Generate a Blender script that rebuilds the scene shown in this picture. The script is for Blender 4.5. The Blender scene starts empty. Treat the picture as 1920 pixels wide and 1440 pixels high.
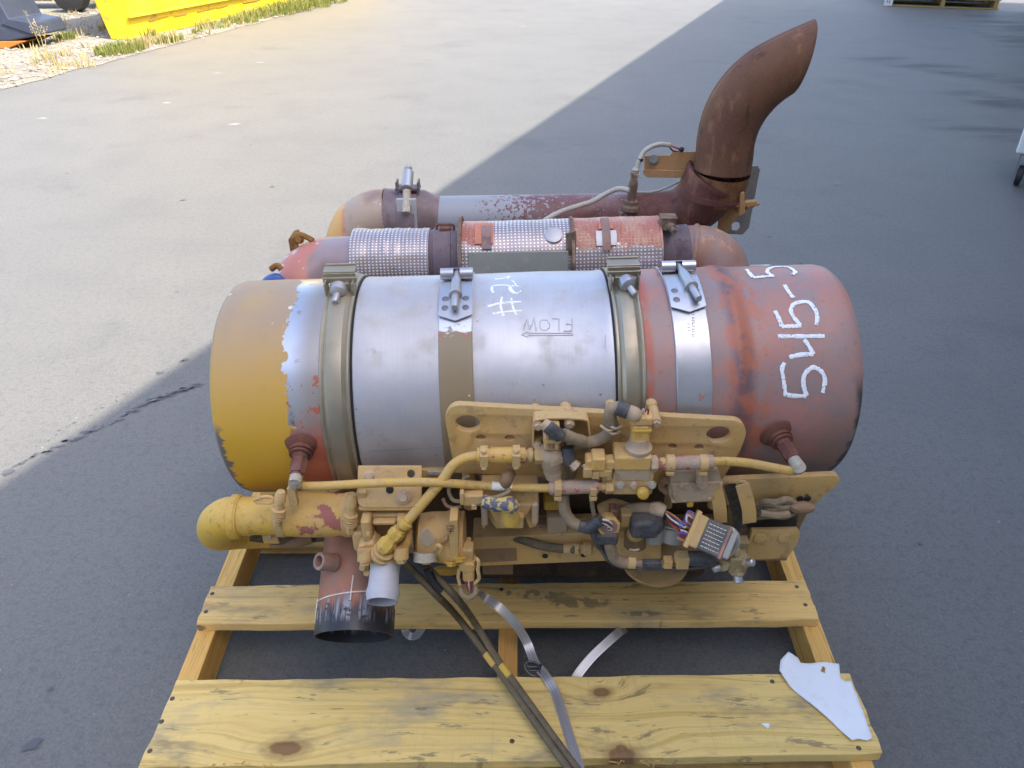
import bpy, bmesh, math, random
from mathutils import Vector, Matrix, noise
random.seed(7)
SC = bpy.context.scene
COL = SC.collection
R_ = math.radians
# ---------------------------------------------------------------- camera
CAM_H = 1.29
PITCH = R_(32.3)
FPX = 1440.0
cd = bpy.data.cameras.new('camera'); cam = bpy.data.objects.new('camera', cd); COL.objects.link(cam)
cam.location = (0, 0, CAM_H); cam.rotation_euler = (R_(90) - PITCH, 0, 0)
cd.sensor_width = 36; cd.lens = FPX / 1920 * 36; cd.clip_start = 0.05; cd.clip_end = 2000
SC.camera = cam
# ---------------------------------------------------------------- sky, sun, exposure
SUN_AZ = Vector((0.80, -0.60)); SUN_EL = R_(52)          # towards the sun
W = bpy.data.worlds.new('World'); SC.world = W; W.use_nodes = True
wn = W.node_tree.nodes; wl = W.node_tree.links
sky = wn.new('ShaderNodeTexSky'); sky.sky_type = 'NISHITA'; sky.sun_disc = False
sky.sun_elevation = SUN_EL; sky.sun_rotation = math.atan2(SUN_AZ.x, SUN_AZ.y)
sky.dust_density = 3.0; sky.air_density = 0.9; sky.ozone_density = 0.5
bg = wn['Background']; bg.inputs['Strength'].default_value = 0.15
wl.new(sky.outputs[0], bg.inputs[0])
sd = bpy.data.lights.new('sun', 'SUN'); sd.energy = 2.65; sd.angle = R_(0.45); sd.color = (1, 0.92, 0.78)
so = bpy.data.objects.new('sun', sd); COL.objects.link(so)
sdir = Vector((SUN_AZ.x * math.cos(SUN_EL), SUN_AZ.y * math.cos(SUN_EL), math.sin(SUN_EL))).normalized()
so.rotation_euler = sdir.to_track_quat('Z', 'Y').to_euler(); so.location = (8, -6, 12)
SC.view_settings.view_transform = 'Standard'; SC.view_settings.look = 'None'
SC.view_settings.gamma = 1; SC.view_settings.use_curve_mapping = False
SC.view_settings.exposure = 2.0

# ---------------------------------------------------------------- places: a point on the line of sight at a known distance or height
FWD = Vector((0, math.cos(PITCH), -math.sin(PITCH))); DWN = Vector((0, -math.sin(PITCH), -math.cos(PITCH)))
EYE = Vector((0, 0, CAM_H))
def ray(px, py): return FWD + Vector((1, 0, 0)) * ((px - 960) / FPX) + DWN * ((py - 720) / FPX)
def V(px, py, Y):
    d = ray(px, py); return EYE + d * (Y / d.y)
def G(px, py, z=0.0):
    d = ray(px, py); return EYE + d * ((z - CAM_H) / d.z)
def S(px, py, Y):                       # metres per photo pixel there
    d = ray(px, py); return (Y / d.y) / FPX

# ---------------------------------------------------------------- node helper
class X:
    def __init__(s, m, v): s.m = m; s.v = v
    def _b(s, op, o, sw=False):
        a, b = (o, s) if sw else (s, o); return s.m.math(op, a, b)
    def __add__(s, o): return s._b('ADD', o)
    __radd__ = __add__
    def __sub__(s, o): return s._b('SUBTRACT', o)
    def __rsub__(s, o): return s._b('SUBTRACT', o, True)
    def __mul__(s, o): return s._b('MULTIPLY', o)
    __rmul__ = __mul__
    def __truediv__(s, o): return s._b('DIVIDE', o)
    def __pow__(s, o): return s._b('POWER', o)
class Mat:
    def __init__(s, name):
        s.mt = bpy.data.materials.new(name); s.mt.use_nodes = True
        s.t = s.mt.node_tree; s.n = s.t.nodes; s.l = s.t.links
        s.bs = s.n['Principled BSDF']; s._geo = s._tc = None
    def put(s, sock, v):
        if isinstance(v, X): v = v.v
        if isinstance(v, bpy.types.NodeSocket): s.l.new(v, sock)
        elif isinstance(v, (tuple, list)) and len(v) == 3 and sock.type == 'RGBA': sock.default_value = (*v, 1)
        else: sock.default_value = v
    def math(s, op, a, b=None, clamp=False):
        n = s.n.new('ShaderNodeMath'); n.operation = op; n.use_clamp = clamp
        s.put(n.inputs[0], a)
        if b is not None: s.put(n.inputs[1], b)
        return X(s, n.outputs[0])
    def geo(s):
        if not s._geo: s._geo = s.n.new('ShaderNodeNewGeometry')
        return s._geo
    def pos(s): return X(s, s.geo().outputs['Position'])
    def nz(s): return s.sep(X(s, s.geo().outputs['Normal']))[2]
    def uv(s):
        if not s._tc: s._tc = s.n.new('ShaderNodeTexCoord')
        return s.sep(X(s, s._tc.outputs['UV']))
    def obj(s):
        if not s._tc: s._tc = s.n.new('ShaderNodeTexCoord')
        return X(s, s._tc.outputs['Object'])
    def rnd(s): return X(s, s.n.new('ShaderNodeObjectInfo').outputs['Random'])
    def sep(s, v):
        n = s.n.new('ShaderNodeSeparateXYZ'); s.put(n.inputs[0], v); return [X(s, n.outputs[i]) for i in range(3)]
    def vec(s, x, y, z):
        n = s.n.new('ShaderNodeCombineXYZ')
        for i, q in enumerate((x, y, z)): s.put(n.inputs[i], q)
        return X(s, n.outputs[0])
    def scale(s, v, k):
        n = s.n.new('ShaderNodeVectorMath'); n.operation = 'MULTIPLY'; s.put(n.inputs[0], v); n.inputs[1].default_value = k if isinstance(k, tuple) else (k, k, k); return X(s, n.outputs[0])
    def addv(s, v, w):
        n = s.n.new('ShaderNodeVectorMath'); n.operation = 'ADD'; s.put(n.inputs[0], v); s.put(n.inputs[1], w); return X(s, n.outputs[0])
    def noise(s, v, sc, det=3, ro=.55, dist=0.0):
        n = s.n.new('ShaderNodeTexNoise'); s.put(n.inputs['Vector'], v)
        n.inputs['Scale'].default_value = sc; n.inputs['Detail'].default_value = det
        n.inputs['Roughness'].default_value = ro; n.inputs['Distortion'].default_value = dist
        return X(s, n.outputs['Fac'])
    def voro(s, v, sc, feat='F1', rnd=1.0):
        n = s.n.new('ShaderNodeTexVoronoi'); n.feature = feat; s.put(n.inputs['Vector'], v)
        n.inputs['Scale'].default_value = sc; n.inputs['Randomness'].default_value = rnd
        return X(s, n.outputs['Distance'])
    def step(s, x, a, b):               # smooth 0..1 from a to b
        n = s.n.new('ShaderNodeMapRange'); n.interpolation_type = 'SMOOTHSTEP'; n.clamp = True
        s.put(n.inputs[0], x)
        if a < b: n.inputs[1].default_value = a; n.inputs[2].default_value = b
        else:
            n.inputs[1].default_value = b; n.inputs[2].default_value = a; n.inputs[3].default_value = 1; n.inputs[4].default_value = 0
        return X(s, n.outputs[0])
    def mix(s, f, a, b):
        n = s.n.new('ShaderNodeMix'); n.data_type = 'RGBA'; n.clamp_factor = True
        s.put(n.inputs[0], f); s.put(n.inputs[6], a); s.put(n.inputs[7], b); return X(s, n.outputs[2])
    def ramp(s, x, stops):
        n = s.n.new('ShaderNodeValToRGB'); s.put(n.inputs[0], x); e = n.color_ramp.elements
        while len(e) < len(stops): e.new(0.5)
        for q, (p, c) in zip(e, stops): q.position = p; q.color = (*c, 1)
        return X(s, n.outputs[0])
    def done(s, col, rough=.5, metal=0.0, bump=None, bs=.3, bd=.002, spec=None, alpha=None, coat=None, bump2=None):
        s.put(s.bs.inputs['Base Color'], col); s.put(s.bs.inputs['Roughness'], rough); s.put(s.bs.inputs['Metallic'], metal)
        if bump is not None:
            b = s.n.new('ShaderNodeBump'); b.inputs['Strength'].default_value = bs; b.inputs['Distance'].default_value = bd
            s.put(b.inputs['Height'], bump); s.l.new(b.outputs[0], s.bs.inputs['Normal'])
        if spec is not None: s.put(s.bs.inputs['Specular IOR Level'], spec)
        if alpha is not None: s.put(s.bs.inputs['Alpha'], alpha)
        if coat is not None: s.bs.inputs['Coat Weight'].default_value = coat; s.bs.inputs['Coat Roughness'].default_value = .25
        return s.mt

# ---------------------------------------------------------------- mesh helpers
def basis(ax, up=(0, 0, 1)):
    a = Vector(ax).normalized(); u = Vector(up)
    u = u - a * u.dot(a)
    if u.length < 1e-4: u = Vector((0, -1, 0)); u = u - a * u.dot(a)
    u.normalize(); return a, u, a.cross(u)
def smooth_pts(pts, sub=6):
    pts = [Vector(p) for p in pts]
    if len(pts) < 3 or sub < 2: return pts
    out = []
    P = [pts[0] * 2 - pts[1]] + pts + [pts[-1] * 2 - pts[-2]]
    for i in range(1, len(P) - 2):
        p0, p1, p2, p3 = P[i - 1:i + 3]
        t0 = 0; t1 = max((p1 - p0).length, 1e-6) ** .5; t2 = t1 + max((p2 - p1).length, 1e-6) ** .5; t3 = t2 + max((p3 - p2).length, 1e-6) ** .5
        for k in range(sub):
            t = t1 + (t2 - t1) * k / sub
            A1 = p0 * ((t1 - t) / (t1 - t0)) + p1 * ((t - t0) / (t1 - t0)); A2 = p1 * ((t2 - t) / (t2 - t1)) + p2 * ((t - t1) / (t2 - t1)); A3 = p2 * ((t3 - t) / (t3 - t2)) + p3 * ((t - t2) / (t3 - t2))
            B1 = A1 * ((t2 - t) / (t2 - t0)) + A2 * ((t - t0) / (t2 - t0)); B2 = A2 * ((t3 - t) / (t3 - t1)) + A3 * ((t - t1) / (t3 - t1))
            out.append(B1 * ((t2 - t) / (t2 - t1)) + B2 * ((t - t1) / (t2 - t1)))
    out.append(pts[-1]); return out
class MB:
    def __init__(s): s.v = []; s.f = []; s.uv = []     # uv per face corner (or None)
    def add(s, vs, fs, uv=None):
        b = len(s.v); s.v += [Vector(q) for q in vs]
        for i, f in enumerate(fs):
            s.f.append([b + j for j in f]); s.uv.append([uv[j] for j in f] if uv else None)
        return s
    def box(s, c, sz, ax=None):
        c = Vector(c); A = ax or (Vector((1, 0, 0)), Vector((0, 1, 0)), Vector((0, 0, 1)))
        vs = [c + A[0] * (sz[0] / 2 * i) + A[1] * (sz[1] / 2 * j) + A[2] * (sz[2] / 2 * k) for i in (-1, 1) for j in (-1, 1) for k in (-1, 1)]
        return s.add(vs, [(0, 1, 3, 2), (4, 6, 7, 5), (0, 4, 5, 1), (2, 3, 7, 6), (0, 2, 6, 4), (1, 5, 7, 3)])
    def pbox(s, x0, x1, yt, yb, Y, d):      # front face seen between these photo pixels, standing at distance Y, d deep
        a = V(x0, yt, Y); b = V(x1, yt, Y); zb = V((x0 + x1) / 2, yb, Y).z
        X0 = (V(x0, (yt + yb) / 2, Y)).x; X1 = V(x1, (yt + yb) / 2, Y).x
        return s.box(((X0 + X1) / 2, Y + d / 2, (a.z + zb) / 2), (abs(X1 - X0), d, a.z - zb))
    def bar(s, p, q, w, h, up=(0, 0, 1)):
        p = Vector(p); q = Vector(q); a, u, r = basis(q - p, up)
        return s.box((p + q) / 2, ((q - p).length, w, h), (a, r, u))
    def lathe(s, p, ax, prof, n=32, up=(0, 0, 1), cap=True, a0=-2.6, squash=1.0):
        p = Vector(p); a, u, r = basis(ax, up)
        vs = []; uv = []; fs = []
        for (t, rad) in prof:
            for k in range(n + 1):
                an = a0 + 2 * math.pi * k / n
                vs.append(p + a * t + u * (math.cos(an) * rad) - r * (math.sin(an) * rad * squash)); uv.append((t, an))
        m = n + 1
        for i in range(len(prof) - 1):
            for k in range(n): fs.append((i * m + k, i * m + k + 1, (i + 1) * m + k + 1, (i + 1) * m + k))
        if cap:
            if prof[0][1] > 1e-4: fs.append(tuple(range(n - 1, -1, -1)))
            if prof[-1][1] > 1e-4: fs.append(tuple((len(prof) - 1) * m + k for k in range(n)))
        return s.add(vs, fs, uv)
    def cyl(s, p, q, r, r2=None, n=20):
        p = Vector(p); q = Vector(q); return s.lathe(p, q - p, [(0, r), ((q - p).length, r if r2 is None else r2)], n)
    def tube(s, pts, r, n=14, sub=6, cap=True, up=(0, 0, 1), flat=None, a0=0.0):
        P = smooth_pts(pts, sub); N = len(P)
        rad = r if isinstance(r, (list, tuple)) else [r, r]
        def rr(i):
            t = i / (N - 1) * (len(rad) - 1); k = min(int(t), len(rad) - 2); return rad[k] * (1 - (t - k)) + rad[k + 1] * (t - k)
        vs = []; fs = []; uv = []; u = None; L = 0
        for i in range(N):
            t = (P[min(i + 1, N - 1)] - P[max(i - 1, 0)]).normalized()
            if u is None: _, u, _ = basis(t, up)
            else:
                u = u - t * u.dot(t); u.normalize()
            w = t.cross(u)
            if i: L += (P[i] - P[i - 1]).length
            for k in range(n + 1):
                an = a0 + 2 * math.pi * k / n; q = rr(i)
                fx = flat if flat else (1, 1)
                vs.append(P[i] + u * (math.cos(an) * q * fx[0]) + w * (math.sin(an) * q * fx[1])); uv.append((L, an))
        m = n + 1
        for i in range(N - 1):
            for k in range(n): fs.append((i * m + k, i * m + k + 1, (i + 1) * m + k + 1, (i + 1) * m + k))
        if cap: fs.append(tuple(range(n - 1, -1, -1))); fs.append(tuple((N - 1) * m + k for k in range(n)))
        return s.add(vs, fs, uv)
    def ribbon(s, pts, w, th, up=(0, 0, 1), sub=6, ups=None):
        P = smooth_pts(pts, sub); N = len(P); vs = []; fs = []; uv = []; L = 0
        U = smooth_pts(ups, sub) if ups else None
        for i in range(N):
            t = (P[min(i + 1, N - 1)] - P[max(i - 1, 0)]).normalized()
            _, u, r = basis(t, U[i] if U else up)
            if i: L += (P[i] - P[i - 1]).length
            for (a, b) in ((-1, -1), (1, -1), (1, 1), (-1, 1)):
                vs.append(P[i] + r * (w / 2 * a) + u * (th / 2 * b)); uv.append((L, a * w / 2))
        for i in range(N - 1):
            for k in range(4): fs.append((i * 4 + k, i * 4 + (k + 1) % 4, i * 4 + 4 + (k + 1) % 4, i * 4 + 4 + k))
        fs.append((3, 2, 1, 0)); b = (N - 1) * 4; fs.append((b, b + 1, b + 2, b + 3))
        return s.add(vs, fs, uv)
    def prism(s, poly, th, dr):             # poly: 3-D outline, pushed th along dr
        n = len(poly); d = Vector(dr).normalized() * th; A = [Vector(p) for p in poly]
        vs = A + [p + d for p in A]
        fs = [tuple(range(n)), tuple(range(2 * n - 1, n - 1, -1))] + [(i, i + n, (i + 1) % n + n, (i + 1) % n) for i in range(n)]
        return s.add(vs, fs)
    def ball(s, c, r, n=14, sq=(1, 1, 1)):
        c = Vector(c); vs = []; fs = []; h = n // 2
        for i in range(h + 1):
            for k in range(n):
                a = math.pi * i / h; b = 2 * math.pi * k / n
                vs.append(c + Vector((math.sin(a) * math.cos(b) * r * sq[0], math.sin(a) * math.sin(b) * r * sq[1], math.cos(a) * r * sq[2])))
        for i in range(h):
            for k in range(n): fs.append((i * n + k, i * n + (k + 1) % n, (i + 1) * n + (k + 1) % n, (i + 1) * n + k))
        return s.add(vs, fs)
    def hexa(s, p, ax, r, h): return s.lathe(p, ax, [(0, r), (h * .8, r), (h, r * .85)], 6)
    def plate(s, outline, holes, th, fr, bevel=.001):
        """flat plate with true holes; outline and holes are 2-D loops in metres in frame fr=(origin, ex, ey, ez)"""
        cu = bpy.data.curves.new('t', 'CURVE'); cu.dimensions = '2D'; cu.fill_mode = 'BOTH'; cu.extrude = th / 2 - bevel
        cu.bevel_depth = bevel; cu.bevel_resolution = 1; cu.offset = -bevel
        for lp in [outline] + holes:
            sp = cu.splines.new('POLY'); sp.points.add(len(lp) - 1); sp.use_cyclic_u = True
            for q, (x, y) in zip(sp.points, lp): q.co = (x, y, 0, 1)
        ob = bpy.data.objects.new('t', cu); COL.objects.link(ob)
        dg = bpy.context.evaluated_depsgraph_get(); me = bpy.data.meshes.new_from_object(ob.evaluated_get(dg))
        o, ex, ey, ez = fr
        s.add([o + ex * v.co.x + ey * v.co.y + ez * (v.co.z) for v in me.vertices], [tuple(p.vertices) for p in me.polygons])
        bpy.data.objects.remove(ob); bpy.data.curves.remove(cu); bpy.data.meshes.remove(me); return s
    def build(s, name, mat, parent=None, bevel=0.0, sharp=38, loc=None, segs=2, label=None):
        c = Vector(loc) if loc is not None else sum(s.v, Vector()) / max(len(s.v), 1)
        me = bpy.data.meshes.new(name); me.from_pydata([v - c for v in s.v], [], s.f)
        if any(s.uv):
            L = me.uv_layers.new(name='UVMap'); i = 0
            for f, u in zip(s.f, s.uv):
                for k in range(len(f)): L.data[i].uv = u[k] if u else (0, 0); i += 1
        bm = bmesh.new(); bm.from_mesh(me)
        if not any(s.uv): bmesh.ops.remove_doubles(bm, verts=bm.verts, dist=1e-6)
        bmesh.ops.recalc_face_normals(bm, faces=bm.faces)
        cs = math.cos(R_(sharp))
        for f in bm.faces: f.smooth = True
        for e in bm.edges:
            if len(e.link_faces) == 2 and e.link_faces[0].normal.dot(e.link_faces[1].normal) < cs: e.smooth = False
        bm.to_mesh(me); bm.free()
        me.materials.append(mat)
        o = bpy.data.objects.new(name, me); COL.objects.link(o)
        if parent is not None: o.parent = parent; o.location = c - wloc(parent)
        else: o.location = c
        if bevel:
            b = o.modifiers.new('bevel', 'BEVEL'); b.width = bevel; b.segments = segs; b.limit_method = 'ANGLE'; b.angle_limit = R_(30); b.harden_normals = True
        if label: o['label'] = label
        return o
def wloc(o):
    v = Vector()
    while o: v = v + o.location; o = o.parent
    return v
def thing(name, label, cat, loc, group=None):
    o = bpy.data.objects.new(name, None); COL.objects.link(o); o.location = loc; o.empty_display_size = .05
    o['label'] = label; o['category'] = cat
    if group: o['group'] = group
    return o
def tag(o, label, cat, group=None):
    o['label'] = label; o['category'] = cat
    if group: o['group'] = group
    return o
def kind(o, k): o['kind'] = k; return o
def rrect(x0, x1, y0, y1, r, n=5):          # rounded rectangle loop; r may be 4 radii (bl, br, tr, tl)
    rs = r if isinstance(r, (list, tuple)) else [r] * 4; out = []
    for (cx, cy, q, a) in ((x0, y0, rs[0], 180), (x1, y0, rs[1], 270), (x1, y1, rs[2], 0), (x0, y1, rs[3], 90)):
        sx = 1 if cx == x0 else -1; sy = 1 if cy == y0 else -1
        for k in range(n + 1):
            t = R_(a + 90 * k / n); out.append((cx + sx * q + math.cos(t) * q, cy + sy * q + math.sin(t) * q))
    return out
def circ(x, y, r, n=16, sx=1): return [(x + math.cos(2 * math.pi * k / n) * r * sx, y + math.sin(2 * math.pi * k / n) * r) for k in range(n)]
_bolts = {}
def bolt(parent, p, ax, r, mat, washer=True, stud=0.0, name='bolt'):
    key = (mat.name, washer, round(stud, 2))
    if key not in _bolts:
        m = MB()
        if washer: m.lathe((0, 0, 0), (0, 0, 1), [(0, 1.35), (.16, 1.35), (.22, 1.25)], 18)
        m.hexa((0, 0, .2 if washer else 0), (0, 0, 1), 1.0, .8)
        if stud: m.lathe((0, 0, .9), (0, 0, 1), [(0, .5), (stud, .5), (stud + .12, .4)], 10)
        o = m.build('bolt', mat, None, loc=(0, 0, 0)); _bolts[key] = o.data; bpy.data.objects.remove(o)
    o = bpy.data.objects.new(name, _bolts[key]); COL.objects.link(o)
    o.scale = (r, r, r); q = Vector(ax).normalized().to_track_quat('Z', 'Y'); q.rotate(Matrix.Rotation(0, 3, 'Z'))
    o.rotation_euler = (q.to_matrix() @ Matrix.Rotation(random.uniform(0, 1), 3, 'Z')).to_euler(); o.parent = parent; o.location = Vector(p) - wloc(parent)
    return o
# ================================================================ materials
def m_asphalt():
    m = Mat('asphalt'); p = m.pos()
    big = m.noise(p, .45, 5, .6); mid = m.noise(p, 2.3, 5, .65); fine = m.noise(p, 150, 3, .75); grit = m.noise(m.addv(p, (7, 3, 0)), 48, 4, .7); st = m.noise(m.scale(p, (.5, 2.6, 1)), 1.6, 5, .65, .6)
    c = m.mix(m.step(big, .3, .7), (.150, .146, .136), (.166, .161, .148))
    c = m.mix(m.step(mid, .42, .72) * .45, c, (.118, .114, .110))
    c = m.mix(m.step(st, .60, .74) * .25, c, (.090, .091, .094))
    c = m.mix(m.step(grit, .46, .66) * .42, c, (.088, .089, .092))
    c = m.mix(m.step(fine, .40, .68) * .42, c, (.072, .073, .077))
    ag = m.voro(p, 170)
    c = m.mix(m.step(ag, .26, .12) * m.step(grit, .35, .5) * .45, c, (.27, .27, .262))
    sp = m.voro(p, 7); mk = m.step(sp, .035, .015) * m.step(m.noise(p, 40, 2), .48, .55)
    c = m.mix(mk * .6, c, (.30, .30, .29))
    dk = m.voro(m.addv(p, (3.3, 1.7, 0)), 4); c = m.mix(m.step(dk + (grit - .5) * .05, .055, .02) * m.step(mid, .45, .55) * .6, c, (.035, .035, .037))
    oil = m.step(m.noise(m.addv(p, (14, 9, 0)), 1.1, 5, .7), .57, .72); c = m.mix(oil * .32, c, (.06, .06, .064))
    sc = m.step(m.noise(m.scale(p, (1.2, 40, 1)), 1.0, 3, .6), .70, .735) * m.step(m.noise(p, 1.7, 2), .52, .6); c = m.mix(sc * .35, c, (.24, .24, .235))
    h = fine * .7 + m.step(ag, .4, .0) * .5 + grit * .9
    return m.done(c, m.step(fine, .2, .9) * .06 + .62, 0, h, .40, .003, spec=.42)
def m_gravel():
    m = Mat('gravel_dirt'); p = m.pos(); a = m.noise(p, 1.2, 5, .65); v = m.voro(p, 26)
    c = m.ramp(a, [(.3, (.14, .127, .105)), (.5, (.20, .182, .152)), (.7, (.26, .238, .20))])
    c = m.mix(m.step(v, .35, .1) * .5, c, (.36, .34, .30))
    return m.done(c, .95, 0, m.noise(p, 60, 4) + m.step(v, .5, 0), .6, .01)
def wood(name, knots=(), tint=(1, 1, 1), dirt=0.25, dirtspots=()):
    m = Mat(name); p = m.pos(); rn = m.rnd()
    q = m.addv(p, m.vec(rn * 7, rn * 3, rn * 5))
    x, y, z = m.sep(q)
    px, py, pz = m.sep(p)
    warp = m.noise(m.scale(q, (1.6, 5, 5)), 1.5, 2) * .055
    kd = None; sw = None
    for (kx, ky, rx, ry) in knots:
        dx = (px - kx) / rx; dy = (py - ky) / ry
        d = (dx * dx + dy * dy) ** .5
        kd = d if kd is None else m.math('MINIMUM', kd, d)
    if kd is not None:
        sgn = m.step(kd, 5.5, .6) * .022
        warp = warp + sgn
    gy = (y + warp)
    rings = m.noise(m.vec(x * .9, gy * 75, z * 60), 1.0, 3, .6)
    fib = m.noise(m.vec(x * 14, gy * 520, z * 400), 1.0, 3, .6)
    T = lambda c: tuple(a * b for a, b in zip(c, tint))
    c = m.ramp(rings, [(.28, T((.44, .315, .13))), (.44, T((.62, .475, .225))), (.56, T((.68, .54, .28))), (.72, T((.52, .385, .165)))])
    c = m.mix(m.step(fib, .55, .8) * .35, c, T((.40, .29, .125)))
    big_ = m.noise(m.addv(p, (3, 8, 2)), 5, 2)
    crack = m.step(m.noise(m.vec(x * 22, gy * 260, z * 50), 1.0, 2, .5), .66, .72) * m.step(m.noise(p, 9, 2), .42, .62)
    c = m.mix(crack * .8, c, (.12, .095, .06))
    dm = m.step(m.noise(m.scale(q, (3, 9, 5)), 2, 4, .7), .50, .75) * dirt
    c = m.mix(dm, c, (.22, .185, .13)); gy2 = m.step(m.noise(m.scale(q, (1.2, 3, 2)), 3, 5, .7), .52, .72) * dirt; c = m.mix(gy2 * .8, c, (.30, .275, .22)); saw = m.noise(m.vec(x * 260, y * 5, z), 1, 2); c = m.mix(m.step(saw, .55, .75) * m.step(big_, .5, .6) * .14, c, (.28, .22, .12)); sm_ = m.step(m.noise(m.vec(x * 7, gy * 34, 3), 1.6, 4, .7), .60, .68) * dirt; c = m.mix(sm_ * .9, c, (.16, .13, .09))
    for (dx0, dy0, rx, ry) in dirtspots:
        ex = (px - dx0) / rx; ey = (py - dy0) / ry
        d = (ex * ex + ey * ey) ** .5 + m.noise(p, 30, 3, .7) * 1.1
        c = m.mix(m.step(d, 1.45, 1.1) * m.step(m.noise(m.addv(p, (5, 2, 1)), 46, 2, .5), .42, .5) * .62, c, (.15, .115, .08))
    if kd is not None:
        kn = kd + (m.noise(p, 60, 3) - .5) * .5
        c = m.mix(m.step(kn, 1.7, .9) * .5, c, (.28, .15, .05))
        c = m.mix(m.step(kn, 1.0, .70) * .75, c, (.17, .075, .035)); ang = m.math('ARCTAN2', py - knots[0][1], px - knots[0][0]); c = m.mix(m.step(kn, 3.4, 1.2) * m.step(m.noise(m.vec(ang * 6, kd * .25, 0), 2, 2), .54, .66) * .35, c, (.30, .19, .08))
        c = m.mix(m.step(kn, .5, .2) * .6, c, (.26, .15, .08))
    return m.done(c, .75, 0, rings * .5 + fib * .4 - crack * 1.2, .5, .0015, spec=.3)
def dustpaint(name, base, dust=(.43, .315, .165), amt=.55, chip=None, rough=.62, sc=18, chipth=.62, wear=(.30, .19, .09)):
    """weathered paint: base colour, settled dust, small chips"""
    m = Mat(name); p = m.pos(); n1 = m.noise(p, sc, 4, .6); n2 = m.noise(m.addv(p, (4, 7, 2)), sc * 3.2, 3, .6); n3 = m.noise(p, 260, 2)
    up = m.step(m.nz(), -.3, .9)
    d = m.math('ADD', m.step(n1, .32, .68) * .75, up * .45, clamp=True) * amt
    c = m.mix(d, base, dust)
    c = m.mix(m.step(n2, .56, .72) * .45, c, wear)
    c = m.mix(m.step(n3, .55, .8) * .22, c, tuple(q * .5 for q in base)); n4 = m.noise(m.addv(p, (1, 9, 6)), sc * 6, 4, .7); c = m.mix(m.step(n4, .55, .70) * .30, c, tuple(min(1, q * 1.22 + .05) for q in dust)); n5 = m.noise(m.addv(p, (6, 2, 9)), sc * 2.0, 5, .7); c = m.mix(m.step(n5, .58, .68) * .40, c, tuple(q * .62 for q in wear))
    if chip: c = m.mix(m.step(m.noise(m.addv(p, (9, 3, 5)), sc * 1.3, 5, .65), chipth, chipth + .015), c, chip)
    return m.done(c, m.step(n1, .3, .8) * .22 + rough, 0, n2 * .5 + n3 * .4 + n4 * .5, .45, .0012, spec=.35)
def plain(name, col, rough=.5, metal=0.0, sc=40, var=.25, spec=None):
    m = Mat(name); p = m.pos(); n = m.noise(p, sc, 4, .6)
    c = m.mix(m.step(n, .3, .75) * var, col, tuple(q * .35 for q in col))
    c = m.mix(m.step(m.noise(m.addv(p, (3, 1, 8)), sc * .6, 3), .5, .75) * var, c, tuple(min(1, q * 1.25 + .03) for q in col))
    return m.done(c, n * .2 + (rough - .1), metal, n, .15, .0008, spec=spec)
def steel(name, col=(.62, .60, .60), rough=.33, dust=.25, dustc=(.42, .33, .22), axial=True, stains=.3, metal=.92):
    m = Mat(name); p = m.pos(); u, v, _ = m.uv()
    br = m.noise(m.vec(u * 420, v * 2.0, 0), 1.0, 3, .6) if axial else m.noise(p, 150, 3)
    cl = m.noise(p, 7, 4, .6); cl2 = m.noise(m.addv(p, (5, 5, 5)), 22, 4, .65)
    c = m.mix(m.step(cl, .35, .7) * .55, col, tuple(q * .72 for q in (col[0] * 1.0, col[1] * .97, col[2] * 1.03)))
    c = m.mix(m.step(br, .4, .7) * .12, c, tuple(q * .6 for q in col))
    d = m.math('ADD', m.step(cl2, .48, .74) * .7, m.step(m.noise(p, 3, 3), .45, .65) * .5, clamp=True) * dust
    c = m.mix(d, c, dustc)
    st = m.step(m.noise(m.addv(p, (8, 1, 4)), 14, 5, .7), .60, .68) * stains
    c = m.mix(st, c, (.27, .19, .16))
    spk = m.step(m.voro(p, 38), .10, .05) * m.step(m.noise(p, 11, 2), .5, .6)
    c = m.mix(spk * .6, c, (.1, .07, .05))
    return m.done(c, cl2 * .18 + rough + d * .5 - .05, metal - d * .8 - st * .5, cl2 * .4 + br * .25, .12, .0008)
def rust(name, a=(.115, .045, .027), b=(.20, .085, .040), c3=(.06, .026, .020), rough=.78, sc=16):
    m = Mat(name); p = m.pos(); n = m.noise(p, sc, 5, .65); f = m.noise(p, 220, 3, .7); g = m.noise(m.addv(p, (2, 6, 1)), sc * .45, 3)
    c = m.mix(m.step(n, .35, .68), a, b); c = m.mix(m.step(g, .5, .7) * .6, c, c3); c = m.mix(m.step(f, .5, .75) * .35, c, (.26, .12, .06)); h2 = m.noise(m.addv(m.scale(p, (1, 1, .45)), (5, 5, 1)), sc * 1.6, 5, .7); c = m.mix(m.step(h2, .54, .66) * .55, c, tuple(min(1, q * 1.9) for q in b)); c = m.mix(m.step(h2, .44, .34) * .5, c, tuple(q * .45 for q in c3))
    c = m.mix(m.step(f, .45, .25) * .3, c, (.04, .018, .014))
    return m.done(c, n * .2 + rough - .1, 0, f * .7 + n, .4, .0012, spec=.3)
# ================================================================ ground, lot, building
MA = m_asphalt(); MG = m_gravel()
def patch(name, mat, loop, z, knd='structure', cell=None):
    b = MB(); b.add([(x, y, z) for x, y in loop], [tuple(range(len(loop)))]); o = b.build(name, mat, None); return kind(o, knd)
patch('asphalt_yard', MA, [(-300, -300), (300, -300), (300, 300), (-300, 300)], 0)
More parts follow.
